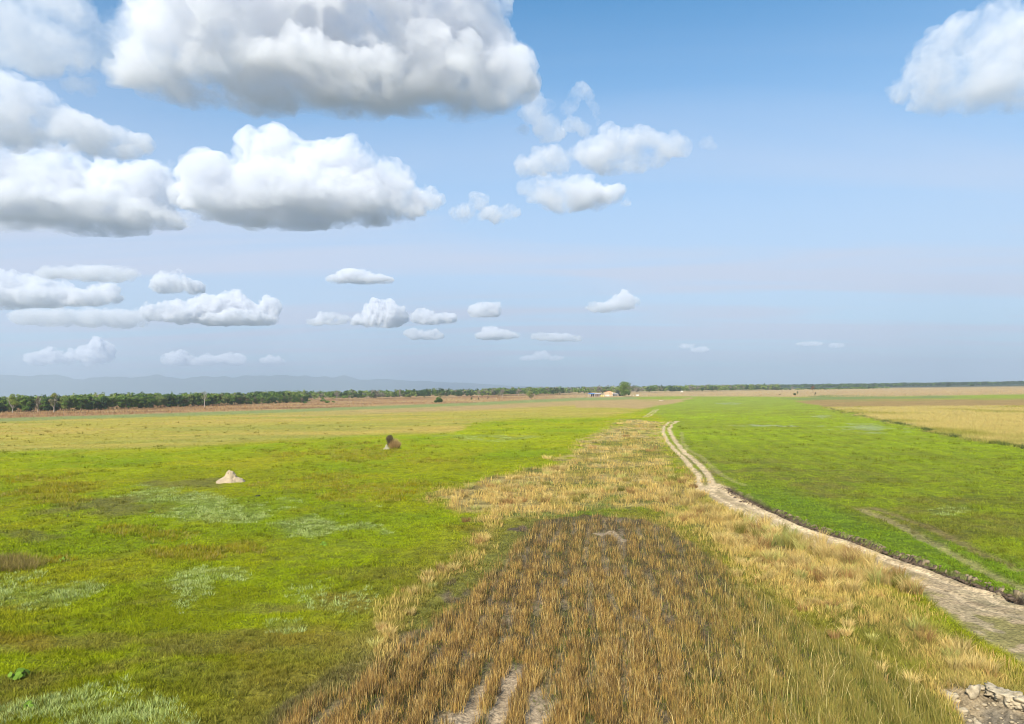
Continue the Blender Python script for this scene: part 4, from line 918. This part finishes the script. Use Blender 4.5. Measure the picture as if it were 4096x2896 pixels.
cloud(U([(900,60,260,200),(1250,0,420,260),(1650,30,330,230),(1900,120,190,150),(760,300,230,120),(600,370,110,60),(1150,250,420,170),(1600,280,380,190),(1950,330,200,150),(2090,320,90,80),(2040,150,60,55),(1900,420,200,110),(1250,350,520,120)]), 400*S1, 'huge bright cumulus cloud with a wide dark base at the top of the sky', dens=.85, px=5, thick=.55)
cloud(U([(1150,760,130,130),(1380,770,140,115),(1540,800,170,100),(900,810,140,90),(1020,800,160,100),(1680,850,100,70),(1250,860,420,110)]), 905*S1, 'wide white cloud with domed top and grey base in the middle left of the sky', dens=.9, px=4, thick=.72)
cloud(U([(1785,840,48,48),(1745,870,40,35)]), 905*S1, 'small round white puff touching the right end of the wide domed cloud', dens=.8, px=3)
cloud(U([(0,470,150,110),(130,500,140,80),(300,570,200,60),(60,560,160,60),(480,610,130,35)]), 610*S1, 'bright sloping cloud at the left edge of the sky, above a greyer one', dens=.7, px=5, thick=.65)
cloud(U([(60,820,180,130),(230,790,170,110),(420,820,200,110),(570,860,150,90),(250,900,420,80),(640,780,90,80)]), 925*S1, 'broad grey based cloud at the left edge, left of the domed cloud', dens=.75, px=5, thick=.7)
cloud(U([(60,110,150,90),(220,130,170,110),(120,210,170,60),(380,160,120,80),(300,20,80,60)]), 330*S1, 'soft hazy white cloud in the top left corner of the sky', dens=.35, px=6, amp=1.2)
cloud(U([(560,110,110,45),(500,100,60,35),(620,60,70,60),(650,20,60,50),(560,190,60,50)]), 330*S1, 'thin broken cloud wisps between the corner cloud and the huge one', dens=.25, px=5, amp=1.3)
cloud(U([(330,355,60,24),(290,350,30,16),(370,370,30,20)]), 420*S1, 'little flat cloud scrap left of the huge cloud', dens=.3, px=3)
S2 = 1 / .9583
def U2(l): return [((1700 + x * S2) / 1.784, (300 + y * S2) / 1.784, a * S2 / 1.784, b * S2 / 1.784) for x, y, a, b in l]
def y2(y): return (300 + y * S2) / 1.784
cloud(U2([(740,270,90,55),(860,275,100,50),(950,275,60,40),(620,300,80,45),(490,320,70,45),(420,350,60,30),(760,320,180,45)]), y2(385), 'long white cloud with uneven top right of centre in the sky', dens=.7, px=3.5, thick=.5)
cloud(U2([(480,425,70,35),(580,425,70,40),(420,440,50,25),(560,470,160,45)]), y2(520), 'white cloud with grey base directly under the long cloud right of centre', dens=.7, px=3.5)
cloud(U2([(700,460,55,33),(765,500,22,16)]), y2(505), 'rounded white puff at the right end of the lower cloud', dens=.9, px=3)
cloud(U2([(205,490,32,30),(150,530,50,24),(260,535,60,26),(320,525,40,24)]), y2(570), 'small peaked white cloud left of the two stacked clouds', dens=.9, px=3)
cloud(U2([(430,130,50,45),(460,190,40,45),(400,150,35,30),(370,205,22,14),(490,230,40,25)]), y2(260), 'soft white puffs trailing right of the huge cloud', dens=.5, px=4)
cloud(U2([(600,60,22,20),(630,90,16,28),(650,140,14,32),(665,180,10,16),(575,90,28,28),(545,135,22,35),(560,190,40,30),(600,205,25,20)]), y2(260), 'arched ring shaped wisp of cloud above the long cloud', dens=.55, px=3, kids=5)
cloud(U2([(1080,262,26,18),(1100,270,16,14)]), y2(290), 'tiny faint cloud puff right of the long cloud', dens=.35, px=3)
cloud([(2200,95,62,48),(2275,120,80,70),(2130,170,70,55),(2200,180,110,60),(2290,210,90,60),(2060,190,50,28),(2160,230,90,40)], 235, 'large billowing cloud at the right edge of the sky', dens=.45, px=4, thick=.5)
cloud([(1398,668,22,12),(1412,680,22,13),(1380,684,28,11),(1345,690,32,8)], 700, 'small bright lone cloud low in the sky right of centre', dens=1, px=2.2, kids=6)
low = [([(1088,697,36,17),(1075,690,20,12)], 712, 'small oval cloud above the meadow centre', 1),
 ([(855,700,36,24),(875,710,40,22),(825,718,34,14)], 735, 'rounded white cloud low in the sky left of centre', 1),
 ([(945,712,22,16),(975,716,34,12),(1000,716,22,10)], 728, 'small lumpy cloud right of the rounded low cloud', .9),
 ([(930,750,26,10),(965,752,26,11)], 762, 'flat twin cloud below the small lumpy cloud', .8),
 ([(1098,741,18,10),(1115,752,50,9)], 762, 'little peaked cloud low above the far bush', .8),
 ([(1215,755,24,8),(1250,757,30,9),(1285,760,20,7)], 766, 'flat long low cloud left of the far house', .8),
 ([(790,618,40,13),(830,627,55,9),(760,626,30,9)], 636, 'flat lone cloud above the rounded low cloud', 1),
 ([(375,632,34,20),(400,640,40,16),(435,645,24,14)], 658, 'small double humped cloud on the left above the long low cloud', .9),
 ([(345,703,24,16),(400,702,50,20),(470,690,45,24),(515,684,36,26),(560,698,40,18),(600,690,24,14),(520,715,90,14)], 728, 'long lumpy white cloud low on the left', .9),
 ([(0,640,50,26),(60,645,50,24),(110,650,40,16),(50,668,110,16)], 690, 'pale layered low cloud at the far left edge', .5),
 ([(150,612,60,10),(230,614,70,14),(280,612,30,10)], 630, 'flat pale cloud high in the left low group', .5),
 ([(150,660,40,14),(200,668,60,14),(235,650,30,14)], 690, 'pale lumpy cloud in the middle of the left low group', .6),
 ([(200,712,60,16),(270,715,50,18),(100,708,60,14)], 736, 'hazy cloud under the left low group', .3),
 ([(735,715,24,13),(765,718,22,9),(710,722,20,8)], 730, 'tiny cloud left of the rounded low cloud', .7),
 ([(85,806,26,10),(115,800,22,13),(160,802,22,12),(200,800,30,16),(225,790,22,24)], 822, 'distant pinkish cloud row just over the left horizon', .5),
 ([(400,805,30,13),(425,812,30,9)], 820, 'distant pinkish cloud over the horizon left of centre', .5),
 ([(470,808,25,10),(520,806,34,11)], 820, 'distant twin cloud right of the pinkish one over the horizon', .5),
 ([(610,808,24,8)], 816, 'smallest distant cloud over the left horizon', .5),
 ([(1215,797,20,9),(1190,803,26,5),(1245,803,20,5)], 810, 'faint distant cloud just over the horizon near the centre', .35),
 ([(1815,771,30,4)], 776, 'thin faint streak cloud low on the right', .35),
 ([(1876,775,16,5)], 780, 'tiny faint cloud right of the thin streak', .35),
 ([(1540,776,18,4),(1570,784,22,6)], 790, 'faint small cloud low above the far field right of the house', .35)]
for lb, by, lab, de in low: cloud(lb, by, lab, dens=de * 1.5, px=2.2, kids=6, amp=.9)

# ------------------------------------------------------------------ haze
hb = boxes('haze', [(-27000, 27000, -27000, 27000, -3, 640)], bpy.data.materials.new('haze'))
hm = hb.data.materials[0]; hm.use_nodes = True; n = hm.node_tree; n.nodes.remove(n.nodes['Principled BSDF'])
pv_ = n.nodes.new('ShaderNodeVolumePrincipled'); pv_.inputs['Density'].default_value = 1.0e-4; pv_.inputs['Color'].default_value = (.62, .71, .84, 1); pv_.inputs['Anisotropy'].default_value = .1
n.links.new(pv_.outputs[0], n.nodes['Material Output'].inputs['Volume'])
tag(hb, 'thin bluish haze over the whole plain', 'haze', kind='stuff')
print('DONE', len(bpy.data.objects))
